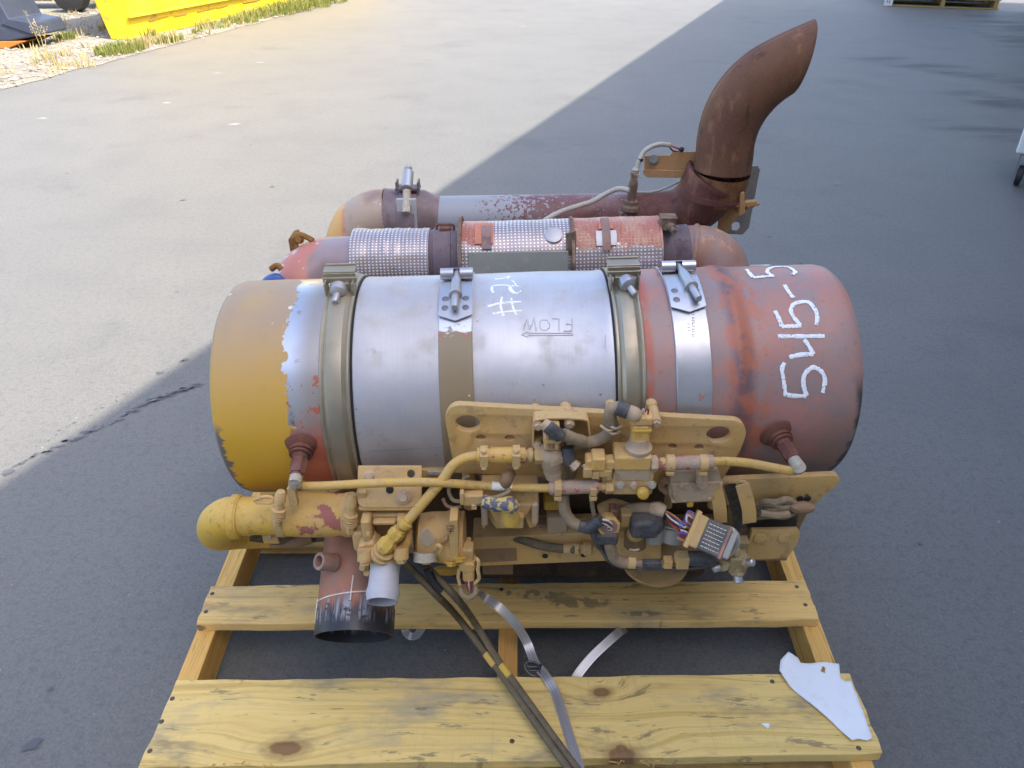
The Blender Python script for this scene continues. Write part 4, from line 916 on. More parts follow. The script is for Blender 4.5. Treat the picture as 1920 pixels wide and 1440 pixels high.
# slotted plate
o0 = V(1380, 380, YR + .02); s1 = S(1380, 380, YR + .02)
def L2(pts, o=(1380, 380)): return [((x - o[0]) * s1, -(y - o[1]) * s1 * 1.08) for x, y in pts]
b = MB(); b.plate(L2([(1352, 320), (1408, 315), (1414, 322), (1412, 425), (1402, 438), (1362, 436), (1352, 425)]), [L2([(1378, 418), (1384, 414), (1392, 416), (1395, 424), (1390, 430), (1380, 429)])], .005, (o0, Vector((1, 0, 0)), Vector((0, 0, 1)), Vector((0, -1, 0)))); pl = b.build('slotted_plate', M_GRYB, UNIT)
quad([(1345, 436), (1350, 395), (1392, 350), (1400, 360), (1388, 396), (1362, 440)], YR - .03, .006, 'gusset', M_TANR, pl)
quad([(1388, 362), (1396, 360), (1398, 400), (1386, 406)], YR - .085, .07, 'bracket_flange', M_TANR, pl)
bolt(pl, V(1398, 384, YR - .07), (1, 0, .05), .009, M_TANR, True, 1.6); bolt(pl, V(1410, 383, YR - .07), (1, 0, .05), .007, M_TANR, False, 1.2)
# upper left bracket (folded)
br = quad([(1208, 292), (1256, 291), (1262, 285), (1304, 284), (1306, 320), (1208, 318)], YR + .0, .004, 'folded_bracket', M_TANR)
quad([(1206, 318), (1306, 320), (1300, 334), (1214, 333), (1206, 326)], YR - .006, .004, 'bracket_lip', M_TANR, br)
bolt(br, V(1225, 300, YR - .002), (0, -1, .25), .0085, M_GRYB)
# temperature probe and cables
M_CAB = dustpaint('braided_cable', (.38, .35, .31), (.50, .46, .40), .6, rough=.7, sc=90)
M_BRW = rust('brown_fitting', (.16, .10, .07), (.24, .17, .12), (.08, .05, .04), sc=40)
q0 = V(1183, 378, YR - .035); q1 = V(1188, 340, YR - .035); dq = (q1 - q0).normalized()
b = MB(); b.lathe(q0 - dq * .018, dq, [(0, .022), (.008, .021), (.012, .0165)], 24); b.hexa(q0 - dq * .008, dq, .0165, .012); b.lathe(q0, dq, [(0, .0095), (.036, .0105), (.044, .010), (.05, .0075), (.058, .0075), (.060, .009), (.066, .009), (.068, .007)], 16); pr = b.build('temperature_probe', M_BRW, UNIT)
b = MB(); b.tube([q0 + dq * .060, V(1193, 322, YR - .035), V(1198, 302, YR - .03), V(1210, 282, YR - .02), V(1234, 271, YR - .01), V(1256, 272, YR)], .0052, 10, 8); b.build('probe_cable', M_CAB, pr)
b = MB(); b.lathe(V(1191, 330, YR - .035), dq, [(0, .0075), (.004, .009), (.010, .0065), (.014, .0085), (.018, .006)], 12); b.build('cable_ferrule', M_CAB, pr)
M_WRED = plain('red_wire', (.42, .05, .04), .5); M_WBLK = plain('black_tape', (.02, .022, .026), .45); M_WWHT = plain('white_wire', (.70, .68, .62), .5)
for (dx, dy, mm_) in ((0, 0, M_WRED), (3, 4, M_WWHT), (-2, 7, M_WBLK), (5, 1, M_WRED)):
    b = MB(); b.tube([V(1255, 272 + dy * .5, YR), V(1264 + dx, 276 + dy, YR), V(1275 + dx, 282 + dy * .4, YR + .004)], .0016, 6, 4); b.build('wire', mm_, pr)
b = MB(); b.ball(V(1278, 280, YR), .006, 10); b.build('wire_end', M_WBLK, pr)
for (t, rr_) in ((V(1200, 302, YR - .028), .0068),):
    b = MB(); b.lathe(t, dq, [(0, rr_), (.006, rr_)], 12); b.build('tape_band', M_WBLK, pr)
b = MB(); b.tube([V(1020, 414, 1.56), V(1050, 398, 1.58), V(1085, 386, 1.60), V(1110, 378, 1.62), V(1135, 364, 1.64), V(1160, 354, YR - .06), V(1180, 357, YR - .07)], .0056, 10, 8); b.build('grey_cable', M_CAB, UNIT)
b = MB(); b.tube([V(1186, 360, YR - .03), V(1210, 361, YR - .01), V(1235, 357, YR), V(1258, 348, YR + .01), V(1280, 338, YR + .02)], .0028, 8, 8); b.build('thin_cable', M_CAB, UNIT)

# ---- middle row (Y 1.46)
YM = 1.46
M_FOILA = foil('crimped_foil', []); 
def vy(x, y, R_): return V(x, y, YM)
cA = V(668, 491, YM); cB = V(810, 488, YM)
fr = random.Random(8)
def sleeve(name, mat, p0, p1, r, wr=.0016, n=96, m_=26):
    b = MB(); d = p1 - p0; L = d.length; pr = [(0, r - .004)] + [(L * i / m_, r + wr * (noise.noise(Vector((i * .7, 3, r * 9))))) for i in range(m_ + 1)] + [(L, r - .004)]
    b.lathe(p0, d, pr, n, a0=-math.pi + .9)
    for v in b.v: v += (v - (p0 + d * ((v - p0).dot(d) / L / L))) * (.018 * noise.noise(v * 26))
    return b.build(name, mat, UNIT, sharp=60)
sleeve('foil_sleeve', M_FOILA, cA, cB, .066, .0022)
M_FOILR = foil('crimped_foil_red', [(0, .062, -.85, 0, 0), (.222, .40, -1.02, 0, 0)])
M_FOIL2 = M_FOILR
wA = V(864, 486, YM); wB = V(1232, 474, YM)
LW = (wB - wA).length
sleeve('wrapped_can', M_FOIL2, wA, wB, .0745, .0014)
# red edge tears, straps and the plain round patch on the wrap
M_REDP = dustpaint('red_overspray', (.55, .16, .10), (.55, .30, .20), .35, rough=.55, sc=40); M_REDB = M_REDP
def wpt(t, ph, h=0):
    d = (wB - wA).normalized(); _, u, r = basis(d); return wA + d * (t * LW) + (u * math.cos(ph) + r * math.sin(ph)) * (.0755 + h)
def wrap_patch(name, mat, t0, t1, p0, p1, h, par=UNIT):
    b = MB(); N = 8; vs = []; fs = []
    for i in range(N + 1):
        for j in range(3):
            for hh in (0, h): vs.append(wpt(t0 + (t1 - t0) * j / 2, p0 + (p1 - p0) * i / N, hh))
    for i in range(N):
        for j in range(2): k = (i * 3 + j) * 2; fs.append((k + 1, k + 3, k + 9, k + 7))
        k = i * 6; fs.append((k, k + 1, k + 7, k + 6)); fs.append((k + 4, k + 10, k + 11, k + 5))
    for j in range(2): k = j * 2; fs.append((k, k + 2, k + 3, k + 1)); k = N * 6 + j * 2; fs.append((k, k + 1, k + 3, k + 2))
    b.add(vs, fs); return b.build(name, mat, par)
wrap_patch('wrap_buckle', M_REDP, .085, .175, .1, .8, .003); wrap_patch('wrap_strap', M_ELB, .12, .165, .25, .95, .005); wrap_patch('wrap_strap', M_ELB, .705, .745, .1, 1.08, .006); wrap_patch('wrap_buckle', M_STL2, .675, .775, .55, .95, .0035); wrap_patch('wrap_buckle', M_REDP, .69, .76, .25, .5, .004)
b = MB(); n_ = wpt(.47, .62) - wpt(.47, .62, -.0755); b.lathe(wpt(.47, .62, -.002), n_, [(0, .017), (.005, .017), (.0055, .016)], 28); b.build('round_patch', M_ELB if 0 else M_STL2, UNIT)
# ring flanges and shield bracket in front of the can
dW = (wB - wA).normalized()
for (x, off) in ((868, .0), (1071, .0)):
    c0 = V(x, 483, YM - .012); b = MB(); b.lathe(c0 - dW * .003, dW, [(0, .066), (0, .082), (.006, .082), (.006, .066), (0, .066)], 48, cap=False); b.build('flange_ring', M_BRW, UNIT)
M_OLV = dustpaint('olive_grey_plate', (.30, .30, .26), (.36, .34, .27), .5, rough=.4, sc=9)
quad([(878, 473), (1066, 471), (1066, 515), (878, 520)], 1.375, .004, 'shield_plate', M_OLV, dr=(0, 1, -.15))
quad([(1060, 438), (1080, 433), (1081, 505), (1064, 508)], 1.392, .004, 'flange_tab', M_BRW)
# pipe pieces between
dM = (cB - cA).normalized()
seg('short_pipe', M_DPUR, V(806, 484, YM), V(868, 482, YM), [(0, .056), (.012, .058), (.013, .061), (.047, .061), (.048, .059), (.068, .058)])
c0 = V(835, 428, YM); b = MB(); b.tube([c0 + Vector((-.017, 0, -.008)), c0 + Vector((-.016, 0, .007)), c0 + Vector((0, 0, .008)), c0 + Vector((.016, 0, .007)), c0 + Vector((.017, 0, -.008))], .0028, 6, 3); b.box(c0, (.022, .02, .007)); b.build('clamp_block', M_MAR, UNIT, bevel=.001)
seg('right_pipe', M_DPUR, V(1228, 476, YM), V(1292, 474, YM), [(0, .057), (.004, .059), (.010, .0565), (.045, .0565), (.062, .0575)])
b = MB(); b.tube([V(1276, 477, YM), V(1292, 477, YM), V(1320, 480, YM - .005), V(1342, 496, YM - .02), V(1350, 530, YM - .04), V(1350, 600, YM - .05)], [.0565, .058, .0595, .0600, .0585, .057], 40, 8); b.build('right_elbow', M_ELB, UNIT)
b = MB(); e = V(1300, 477, YM); b.lathe(e, V(1318, 478, YM - .004) - e, [(-.004, .0590), (0, .0618), (.004, .0618), (.008, .0592)], 40, cap=False); b.build('elbow_bead', M_ELB, UNIT)
c0 = V(1252, 414, YM - .02); b = MB(); b.box(c0 + Vector((0, 0, -.004)), (.028, .026, .022)); b.box(c0 + Vector((0, .0, .009)), (.033, .03, .003)); o = b.build('clamp_block', M_BRW, UNIT, bevel=.0015); b = MB(); b.lathe(c0 + Vector((.004, -.012, -.006)), (.15, -1, -.1), [(0, .008), (.012, .008), (.013, .005), (.026, .005)], 12); b.build('clamp_bolt', M_BRW, o)
# left elbow of the middle row
b = MB(); b.tube([V(672, 497, YM), V(640, 499, YM), V(604, 505, YM - .005), V(572, 530, YM - .03), V(560, 580, YM - .06), V(560, 640, YM - .09)], [.058, .060, .061, .062, .061, .058], 40, 8); b.build('left_elbow', M_PINK, UNIT)
# small bracket and blue sleeve at the far left
M_BROWN = rust('brown_bracket', (.28, .15, .04), (.20, .09, .03), (.09, .04, .02), sc=30)
br = quad([(540, 450), (548, 438), (556, 436), (560, 445), (555, 470), (544, 472)], YM + .02, .02, 'clip_bracket', M_BROWN)
b = MB(); b.tube([V(548, 446, YM), V(562, 440, YM), V(578, 446, YM), V(588, 452, YM)], .006, 8, 5); b.tube([V(552, 462, YM), V(572, 468, YM), V(585, 462, YM)], .005, 8, 5); b.build('clip_arm', M_BROWN, br)
bolt(br, V(562, 447, YM), (-.3, -1, .2), .008, M_BROWN)
b = MB(); b.tube([V(508, 505, YM - .1), V(520, 498, YM - .1), V(528, 505, YM - .1)], .006, 8, 4); b.build('small_clip', M_BROWN, br)
M_BLUE = plain('blue_sleeve', (.06, .12, .38), .5, sc=20)
b = MB(); b.tube([V(494, 536, YM - .1), V(506, 524, YM - .1), V(520, 521, YM - .1), V(530, 530, YM - .1)], .009, 12, 6); b.build('blue_sleeve', M_BLUE, UNIT)
# ================================================================ front: brackets, valves, tubes, wiring
TAN = dustpaint('dusty_tan_paint', (.60, .36, .115), (.55, .375, .19), .72, sc=14)
TAN2 = dustpaint('dusty_tan_dark', (.25, .145, .07), (.33, .21, .125), .7, sc=16, wear=(.22, .15, .08))
TANG = dustpaint('grey_tan_box', (.47, .34, .22), (.56, .40, .27), .6, sc=12)
OCH = dustpaint('ochre_paint', (.66, .39, .03), (.52, .37, .17), .50, rough=.5, sc=22)
OCHR = dustpaint('ochre_hose_red_patches', (.66, .39, .07), (.55, .37, .19), .6, chip=(.36, .13, .10), chipth=.56, rough=.55, sc=14)
YCON = dustpaint('yellow_connector', (.72, .42, .11), (.58, .39, .20), .65, rough=.5, sc=40)
TUBE = dustpaint('yellow_tube', (.66, .39, .07), (.54, .37, .18), .6, chip=(.62, .55, .42), chipth=.70, rough=.5, sc=30)
HOSET = dustpaint('tan_loom', (.22, .17, .105), (.40, .285, .175), .75, rough=.75, sc=60)
BTAPE = dustpaint('blue_black_tape', (.035, .042, .06), (.20, .17, .13), .45, rough=.5, sc=60)
PINKH = dustpaint('pink_hose', (.42, .25, .18), (.44, .35, .25), .7, chip=(.50, .07, .08), chipth=.60, rough=.6, sc=50)
BLUC = dustpaint('blue_chipped_cap', (.05, .07, .16), (.45, .38, .22), .25, chip=(.60, .45, .16), chipth=.50, rough=.5, sc=70)
ALU = steel('cast_aluminium', (.52, .51, .54), .65, .2, (.45, .42, .42), stains=.1, axial=False, metal=.25)
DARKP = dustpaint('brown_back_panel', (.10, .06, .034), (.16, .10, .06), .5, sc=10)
BLKH = dustpaint('dusty_black_hose', (.085, .065, .040), (.20, .155, .095), .6, rough=.7, sc=40)
YF = .93
def tube(name, mat, pts, r, par=UNIT, n=14, sub=7, **k):
    b = MB(); b.tube([V(*q) if len(q) == 3 and q[0] > 20 else Vector(q) for q in pts], r, n, sub, **{a: c for a, c in k.items() if a in ('flat', 'up', 'cap')}); return b.build(name, mat, par, **{a: c for a, c in k.items() if a == 'label'})
def pb(name, mat, x0, x1, yt, yb, Y, d, par=UNIT, bev=.002, **k):
    b = MB(); b.pbox(x0, x1, yt, yb, Y, d); return b.build(name, mat, par, bevel=bev, **k)
def clampring(p, d, r, w, mat, par, screw=(0, -1, .2), sr=.006):
    b = MB(); d = Vector(d).normalized(); b.lathe(Vector(p) - d * w / 2, d, [(0, r), (0, r + .0016), (w, r + .0016), (w, r)], 28); o = b.build('hose_clamp', mat, par)
    return o
def wormscrew(o, p, d, L, r, mat):
    b = MB(); d = Vector(d).normalized(); b.lathe(p, d, [(0, r * .7), (L * .12, r), (L * .3, r), (L * .32, r * .8), (L * .5, r * .8)], 16); b.build('screw_housing', mat, o)
    b = MB(); pr = []; n_ = 5; t0 = L * .5
    for i in range(n_): t = t0 + L * .3 * i / n_; pr += [(t, r * .85), (t + .001, r * 1.25), (t + L * .3 / n_ * .6, r * 1.25), (t + L * .3 / n_ * .8, r * .85)]
    b.lathe(p, d, pr, 18); b.hexa(Vector(p) + d * (L * .82), d, r * .75, L * .18); b.build('spring_screw', mat, o)
# ---- back structure
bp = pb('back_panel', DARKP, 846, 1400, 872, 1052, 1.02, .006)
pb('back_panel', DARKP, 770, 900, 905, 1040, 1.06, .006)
# ---- upper plate
o0 = V(1115, 815, .945); sx = S(1115, 815, .945); zt = V(1115, 772, .945).z; zb = V(1115, 884, .945).z; kz = (zt - zb) / 112
def U2(pts, k=1.0): return [((x - 1115) * sx, (-(y - 815) - (x - 1115) * .026) * kz * k) for x, y in pts]
def arcpts(cx, cy, r, a0, a1, n=6): return [(cx + math.cos(R_(a0 + (a1 - a0) * i / n)) * r, cy - math.sin(R_(a0 + (a1 - a0) * i / n)) * r) for i in range(n + 1)]
outl = arcpts(865, 792, 28, 180, 92) + arcpts(1368, 806, 28, 88, 0) + [(1392, 832), (1362, 905)] + [(850, 890)]
outl = outl[::-1]
oval = lambda cx, cy, rx, ry: [(cx + math.cos(2 * math.pi * i / 20) * rx, cy + math.sin(2 * math.pi * i / 20) * ry) for i in range(20)]
b = MB(); b.plate(U2(outl), [U2(oval(878, 797, 23, 15)), U2(oval(1345, 805, 23, 15)), U2(oval(902, 822, 9, 5)), U2(oval(956, 821, 9, 5)), U2(oval(1262, 829, 8.5, 5)), U2(oval(1312, 829, 8.5, 5))], .0125, (o0, Vector((1, 0, 0)), Vector((0, 0, 1)), Vector((0, -1, 0))), .0012)
up_ = b.build('lifting_plate', TAN, UNIT)
for (x, y) in ((1003, 764), (1060, 761), (1145, 757), (1221, 755)):
    b = MB(); q = V(x, y, .965); b.lathe(q - Vector((0, 0, .01)), (0, -.2, 1), [(0, .0085), (.012, .0085), (.015, .006)], 14); b.build('bolt_end', TAN, up_)
for (x, y) in ((1008, 782), (1066, 779), (1148, 782), (1226, 777), (1007, 820)):
    q = V(x, y, .937); b = MB(); b.cyl(q + Vector((0, .01, .003)), q + Vector((0, -.022, -.0)), .0078, n=16); b.build('spacer', TAN, up_)
    bolt(up_, q + Vector((0, -.022, 0)), (0, -1, 0), .0058, TANG)
for (x0, x1) in ((865, 890), (1255, 1272), (1340, 1362)):
    b = MB(); q = V((x0 + x1) / 2, 868, .96); b.cyl(q + Vector((0, 0, .01)), q + Vector((0, .0, -.09)), (x1 - x0) / 2 * sx, n=20); b.build('standoff', TAN, UNIT)
# ---- wire-thin bent bracket
b = MB(); th = .0032
P_ = [V(999, 838, .925), V(1001, 790, .925), V(1004, 781, .925), V(1090, 779, .925), V(1100, 782, .925), V(1103, 792, .925), V(1105, 846, .925)]
b.ribbon(P_, .022, .003, sub=3, ups=[Vector((-1, 0, 0)), Vector((-1, 0, 0)), Vector((-.7, 0, .7)), Vector((0, 0, 1)), Vector((.7, 0, .7)), Vector((1, 0, 0)), Vector((1, 0, 0))]); b.build('bent_bracket', TAN, UNIT, bevel=.0006)
quad([(1000, 784), (1070, 782), (1068, 822), (1000, 828)], .932, .003, 'bracket_plate', TAN2, up_)
quad([(1000, 822), (1028, 820), (1030, 850), (1002, 848)], .925, .01, 'sensor_tab', TAN, UNIT)

# ---- pressure sensor, vertical (x~1035)
b = MB(); q = V(1038, 896, .905); t_ = V(1032, 838, .905); d = (t_ - q); L = d.length
b.lathe(q, d, [(0, .0095), (.002, .0120), (.010, .0125), (.011, .0140), (.020, .0140), (.022, .0155), (.036, .0155), (.040, .0175), (.050, .0175), (.054, .0145), (L, .014)], 24); sn = b.build('pressure_sensor', TANG, UNIT)
b = MB(); b.lathe(q - d.normalized() * .0005, -d, [(0, .0088), (.0008, .0075)], 20); b.build('sensor_port', M_STL2, sn)
b = MB(); b.hexa(V(1036, 862, .905), d, .0185, .012); b.build('sensor_hex', TANG, sn, bevel=.001)
b = MB(); b.pbox(1021, 1050, 806, 846, .893, .026); b.build('connector_shell', YCON, sn, bevel=.003)
for i in range(3):
    b = MB(); b.pbox(1023 + i * 9, 1029 + i * 9, 815, 842, .890, .004); b.build('connector_rib', TANG if i != 1 else M_ELB, sn, bevel=.001)
b = MB(); b.pbox(1019, 1052, 826, 832, .889, .03); b.build('connector_latch', YCON, sn, bevel=.001)
b = MB(); b.pbox(1002, 1030, 842, 866, .905, .018); b.build('sensor_block', TANG, sn, bevel=.002)
# ---- hose B
FA = dustpaint('tan_fitting', (.60, .38, .14), (.57, .39, .21), .55, sc=60); FITM = FA
tube('coolant_tube', TUBE, [(722, 1022, .86), (745, 996, .865), (768, 972, .87), (800, 935, .88), (828, 902, .89), (850, 872, .90), (872, 859, .905), (905, 854, .905)], .0078)
tube('rubber_sleeve', OCHR, [(895, 854, .905), (985, 853, .905)], .0125)
for (x, y) in ((908, 853), (968, 852)):
    c0 = V(x, y, .905); o = clampring(c0, (1, 0, 0), .0128, .011, FA, UNIT); b = MB(); b.box(c0 + Vector((0, -.014, .0)), (.012, .007, .020)); b.lathe(c0 + Vector((0, -.013, -.008)), (0, -.3, -1), [(0, .0045), (.007, .0045)], 10); b.lathe(c0 + Vector((0, -.010, .010)), (0, -.1, 1), [(0, .004), (.006, .0035)], 10); b.build('screw_housing', FA, o, bevel=.001)
b = MB(); q = V(982, 853, .905); b.lathe(q, (1, 0, 0), [(0, .0085), (.006, .0085), (.007, .011), (.013, .011), (.014, .0075), (.03, .0075)], 18); b.hexa(q + Vector((.016, 0, 0)), (1, 0, 0), .0135, .018); b.build('hose_fitting', FA, UNIT)
# fitting at lower end, angled nuts
b = MB(); q = V(715, 1033, .85); d = V(768, 972, .87) - q; b.lathe(q, d, [(0, .0095), (.006, .0115), (.007, .0115)], 6); b.hexa(q + d * .09, d, .0135, .016); b.lathe(q + d * .30, d, [(0, .0105), (.008, .0105), (.010, .0125), (.020, .0125), (.022, .0105), (.026, .0105)], 6); b.lathe(q + d * .74, d, [(0, .0095), (.005, .0115), (.010, .0115), (.012, .0092)], 16); b.build('flare_nuts', OCH, UNIT)
# ---- long tube A
LBL = dustpaint('worn_label_white', (.78, .74, .66), (.5, .4, .2), .1)
tube('pressure_tube', TUBE, [tuple(Pl), tuple(Pl + dl * .010), (556, 882, .925), (552, 896, .92), (562, 909, .912), (590, 911, .905), (700, 906, .880), (800, 904, .882), (900, 910, .90), (960, 914, .898), (1035, 915, .895)], .0066)
b = MB(); b.tube([Pl, Pl + dl * .012, V(557, 884, .925)], [.0095, .0095, .0085], 14, 5); b.build('tube_sleeve', M_FIT, UNIT)
for (x0, x1) in ((922, 946), (952, 960)):
    b = MB(); q0 = V(x0, 911 + (x0 - 920) * .03, .8985); q1 = V(x1, 912 + (x1 - 920) * .03, .898); b.tube([q0, q1], .0070, 14, 1); b.build('worn_patch', LBL, UNIT)
tube('rubber_sleeve', PINKH, [(1030, 915, .895), (1122, 911, .893)], .0112)
for x in (1046, 1112):
    c0 = V(x, 913.5, .894); o = clampring(c0, (1, 0, 0), .0114, .010, FA, UNIT); b = MB(); b.box(c0 + Vector((0, -.006, -.013)), (.011, .014, .007)); b.box(c0 + Vector((0, -.0115, 0)), (.009, .003, .013)); b.build('screw_housing', FA, o, bevel=.001)
b = MB(); q = V(1120, 912, .893); b.lathe(q, (1, 0, 0), [(0, .007), (.012, .007), (.013, .0095), (.020, .0095)], 16); b.hexa(q + Vector((.012, 0, 0)), (1, 0, 0), .0115, .012); b.build('hose_fitting', FA, UNIT)
# ---- valve block, centre
vb = pb('valve_block', FA, 1148, 1226, 884, 929, .888, .035, bev=.004)
pb('valve_lid', YCON, 1152, 1222, 858, 884, .884, .040, vb, bev=.004)
pb('valve_side', TANG, 1153, 1220, 880, 902, .8865, .036, vb, bev=.002)
for x in (1163, 1188, 1222): 
    q = V(x, 909, .887); bolt(vb, q, (0, -1, .1), .0052, M_FIT if x != 1188 else TANG, True)
b = MB(); b.lathe(V(1205, 922, .884), (0, -1, .1), [(0, .0092), (.006, .0092), (.010, .0075), (.0115, .004)], 20); b.build('yellow_knob', OCH, vb)
b = MB(); b.pbox(1128, 1150, 895, 925, .895, .02); b.build('block_port', FA, vb, bevel=.003)
# connector at left of the block
cn = pb('plug_connector', YCON, 1098, 1132, 864, 880, .885, .022, bev=.003)
pb('plug_collar', YCON, 1110, 1136, 861, 884, .881, .028, cn, bev=.003); pb('plug_nose', YCON, 1132, 1154, 866, 882, .885, .02, cn, bev=.003)
for i, (x0, x1, y0, y1) in enumerate(((1094, 1110, 880, 896), (1110, 1124, 886, 899), (1122, 1146, 884, 895), (1096, 1146, 881, 885), (1138, 1148, 880, 900))): pb('plug_latch', FA, x0, x1, y0, y1, .882 + .001 * i, .012, cn, bev=.001)
tube('plug_wires', M_WWHT, [(1090, 874, .90), (1096, 872, .89), (1101, 872, .888)], .0012, cn, 6)
# ---- tube C to the right boss
tube('pressure_tube', TUBE, [tuple(Prr), tuple(Prr + dr_ * .014), (1490, 872, .925), (1490, 882, .915), (1478, 882, .91), (1445, 876, .907), (1400, 868, .903), (1360, 865, .90), (1320, 866, .897)], .0070)
b = MB(); b.tube([Prr - dr_ * .004, Prr + dr_ * .013, V(1490, 870, .925)], [.0095, .0105, .009], 12, 5); b.build('tube_sleeve', M_FIT, UNIT)
tube('rubber_sleeve', PINKH, [(1246, 869, .893), (1336, 866, .895)], .0108)
for x in (1256, 1318):
    c0 = V(x, 868, .894); o = clampring(c0, (1, 0, 0), .0112, .012, FA, UNIT); b = MB(); b.box(c0 + Vector((0, -.006, -.012)), (.012, .013, .006)); b.build('screw_housing', FA, o, bevel=.001)
b = MB(); q = V(1216, 869, .893); b.lathe(q, (1, 0, 0), [(0, .008), (.026, .008)], 16); b.hexa(q + Vector((.003, 0, 0)), (1, 0, 0), .0125, .010); b.build('hose_fitting', TANG, UNIT)
tube('rubber_sleeve', OCHR, [(1232, 869, .893), (1250, 869, .893)], .0095)
# ---- upright connector with three wires (x~1200)
b = MB(); q = V(1195, 858, .903); q.z = V(1187, 858, .884).z + .0005; t_ = V(1202, 790, .903); d = (t_ - q); b.lathe(q, d, [(0, .0195), (.006, .0200), (.008, .0175), (.014, .0150), (.024, .0145)], 24); u1 = b.build('upright_sensor', TANG, UNIT)
ex_ = Vector((1, 0, 0)); dz_ = d.normalized(); ey_ = dz_.cross(ex_).normalized(); ex_ = ey_.cross(dz_)
b = MB(); b.box(q + dz_ * .034, (.026, .022, .030), (ex_, ey_, dz_)); b.build('connector_body', YCON, u1, bevel=.004)
b = MB(); b.box(q + dz_ * .041, (.029, .026, .004), (ex_, ey_, dz_)); b.build('connector_collar', OCH, u1, bevel=.001)
b = MB(); b.box(q + dz_ * .056, (.031, .022, .014), (ex_, ey_, dz_)); b.build('connector_cap', YCON, u1, bevel=.003)
for i, mm_ in enumerate((OCH, M_WRED, M_WWHT, M_WRED)):
    tp = q + dz_ * .062 + ex_ * (-.009 + i * .006); b = MB(); b.tube([tp, tp + dz_ * .010 - ex_ * .001, V(1188 + i * 3, 783, .905), V(1182 + i * 2, 778, .91)], .0014, 6, 5); b.build('wire', mm_, u1)
# ---- loom over the plate
tube('wiring_loom', HOSET, [(1092, 826, .905), (1060, 818, .897), (1048, 815, .893), (1040, 812, .89)], .0085)
b = MB(); b.tube([V(1024, 797, .89), V(1030, 802, .888), V(1050, 818, .888)], [.0085, .0105, .0100], 12, 5); b.build('taped_plug', BTAPE, UNIT)
b = MB(); b.tube([V(1018, 792, .892), V(1026, 799, .889)], [.0075, .0095], 12, 2); b.build('plug_end', TANG, UNIT)
tube('wiring_loom', HOSET, [(1056, 813, .892), (1075, 822, .895), (1096, 828, .91), (1118, 826, .915), (1142, 812, .912), (1150, 802, .91), (1146, 785, .91), (1144, 770, .91), (1150, 762, .915)], .0088)
tube('wiring_loom', HOSET, [(1060, 838, .915), (1085, 836, .92), (1110, 832, .925), (1132, 820, .925), (1150, 804, .92)], .0080)
tube('wiring_loom', HOSET, [(1146, 800, .908), (1143, 782, .905), (1147, 768, .905), (1160, 764, .905), (1172, 770, .902)], .0090)
b = MB(); b.tube([V(1156, 764, .903), V(1178, 772, .898)], .0112, 12, 2); b.build('tape_wrap', BTAPE, UNIT)
b = MB(); b.tube([V(1174, 770, .90), V(1190, 778, .898), V(1196, 786, .9)], [.0105, .0115, .006], 12, 4); b.build('loom_boot', TANG, UNIT)
for (x, y) in ((1148, 806), (1152, 796), (1140, 800)):
    b = MB(); c0 = V(x, y, .905); b.tube([c0 + Vector((-.011, 0, .002)), c0 + Vector((0, -.010, 0)), c0 + Vector((.011, 0, -.003))], .0022, 6, 4); b.build('cable_tie', TANG, UNIT)
tube('wiring_loom', BTAPE, [(1064, 838, .905), (1066, 858, .90), (1074, 872, .897)], [.0095, .0105, .0085])
b = MB(); b.tube([V(1070, 866, .897), V(1082, 876, .893)], [.008, .0085], 8, 2); b.build('plug_end', TANG, UNIT)
tube('wiring_loom', HOSET, [(1058, 845, .93), (1066, 860, .935), (1070, 885, .94), (1062, 900, .94)], .0095)

# ---- junction box (grey tan, six-sided)
jb = quad([(1258, 884), (1345, 880), (1355, 905), (1352, 912), (1334, 942), (1262, 945), (1254, 928)], .905, .045, 'junction_box', TANG, bev=.003)
quad([(1259, 908), (1350, 904), (1331, 940), (1264, 942)], .9005, .005, 'box_lid', TANG, jb, bev=.0015)
b = MB(); b.cyl(V(1316, 876, .895), V(1316, 902, .8935), .0085); b.build('box_bolt', TANG, jb); bolt(jb, V(1316, 908, .897), (0, -1, .2), .006, TANG)
for (x, y) in ((1279, 910), (1262, 938), (1330, 934), (1352, 906)): 
    b = MB(); b.lathe(V(x, y, .900), (0, -1, .1), [(0, .003), (.003, .0028)], 10); b.build('box_screw', TANG, jb)
pb('yellow_nib', OCH, 1289, 1301, 940, 952, .903, .01, jb, bev=.002)
b = MB(); b.tube([V(1262, 905, .915), V(1246, 902, .92), V(1240, 912, .922), V(1250, 922, .92)], .006, 10, 5); b.tube([V(1250, 888, .93), V(1262, 884, .925), V(1252, 900, .93)], .005, 8, 4); b.build('box_plug', TAN2, jb)
# ---- hooks / straps hanging at right
def hang(name, mat, pts, w, Y, th=.003): 
    b = MB(); b.ribbon([V(x, y, Y + dy) for x, y, dy in pts], w, th, up=(0, -1, .2), sub=5); return b.build(name, mat, UNIT, bevel=.0006)
hang('hanging_tongue', TAN, [(1338, 905, 0), (1344, 925, -.002), (1349, 950, -.004), (1351, 980, -.006)], .0205, .905)
hang('hanging_tongue', TAN, [(1392, 908, 0), (1398, 930, -.002), (1404, 955, -.004), (1405, 980, -.006)], .0215, .905)
hang('black_strap', dustpaint('dusty_black_strap', (.04, .035, .03), (.16, .125, .08), .6, rough=.7, sc=60), [(1368, 908, .02), (1376, 935, .02), (1384, 965, .016), (1389, 998, .012)], .018, .905)
tube('thin_rod', TAN, [(1355, 905, .93), (1385, 903, .915), (1398, 905, .91), (1405, 915, .91)], .003, n=8)
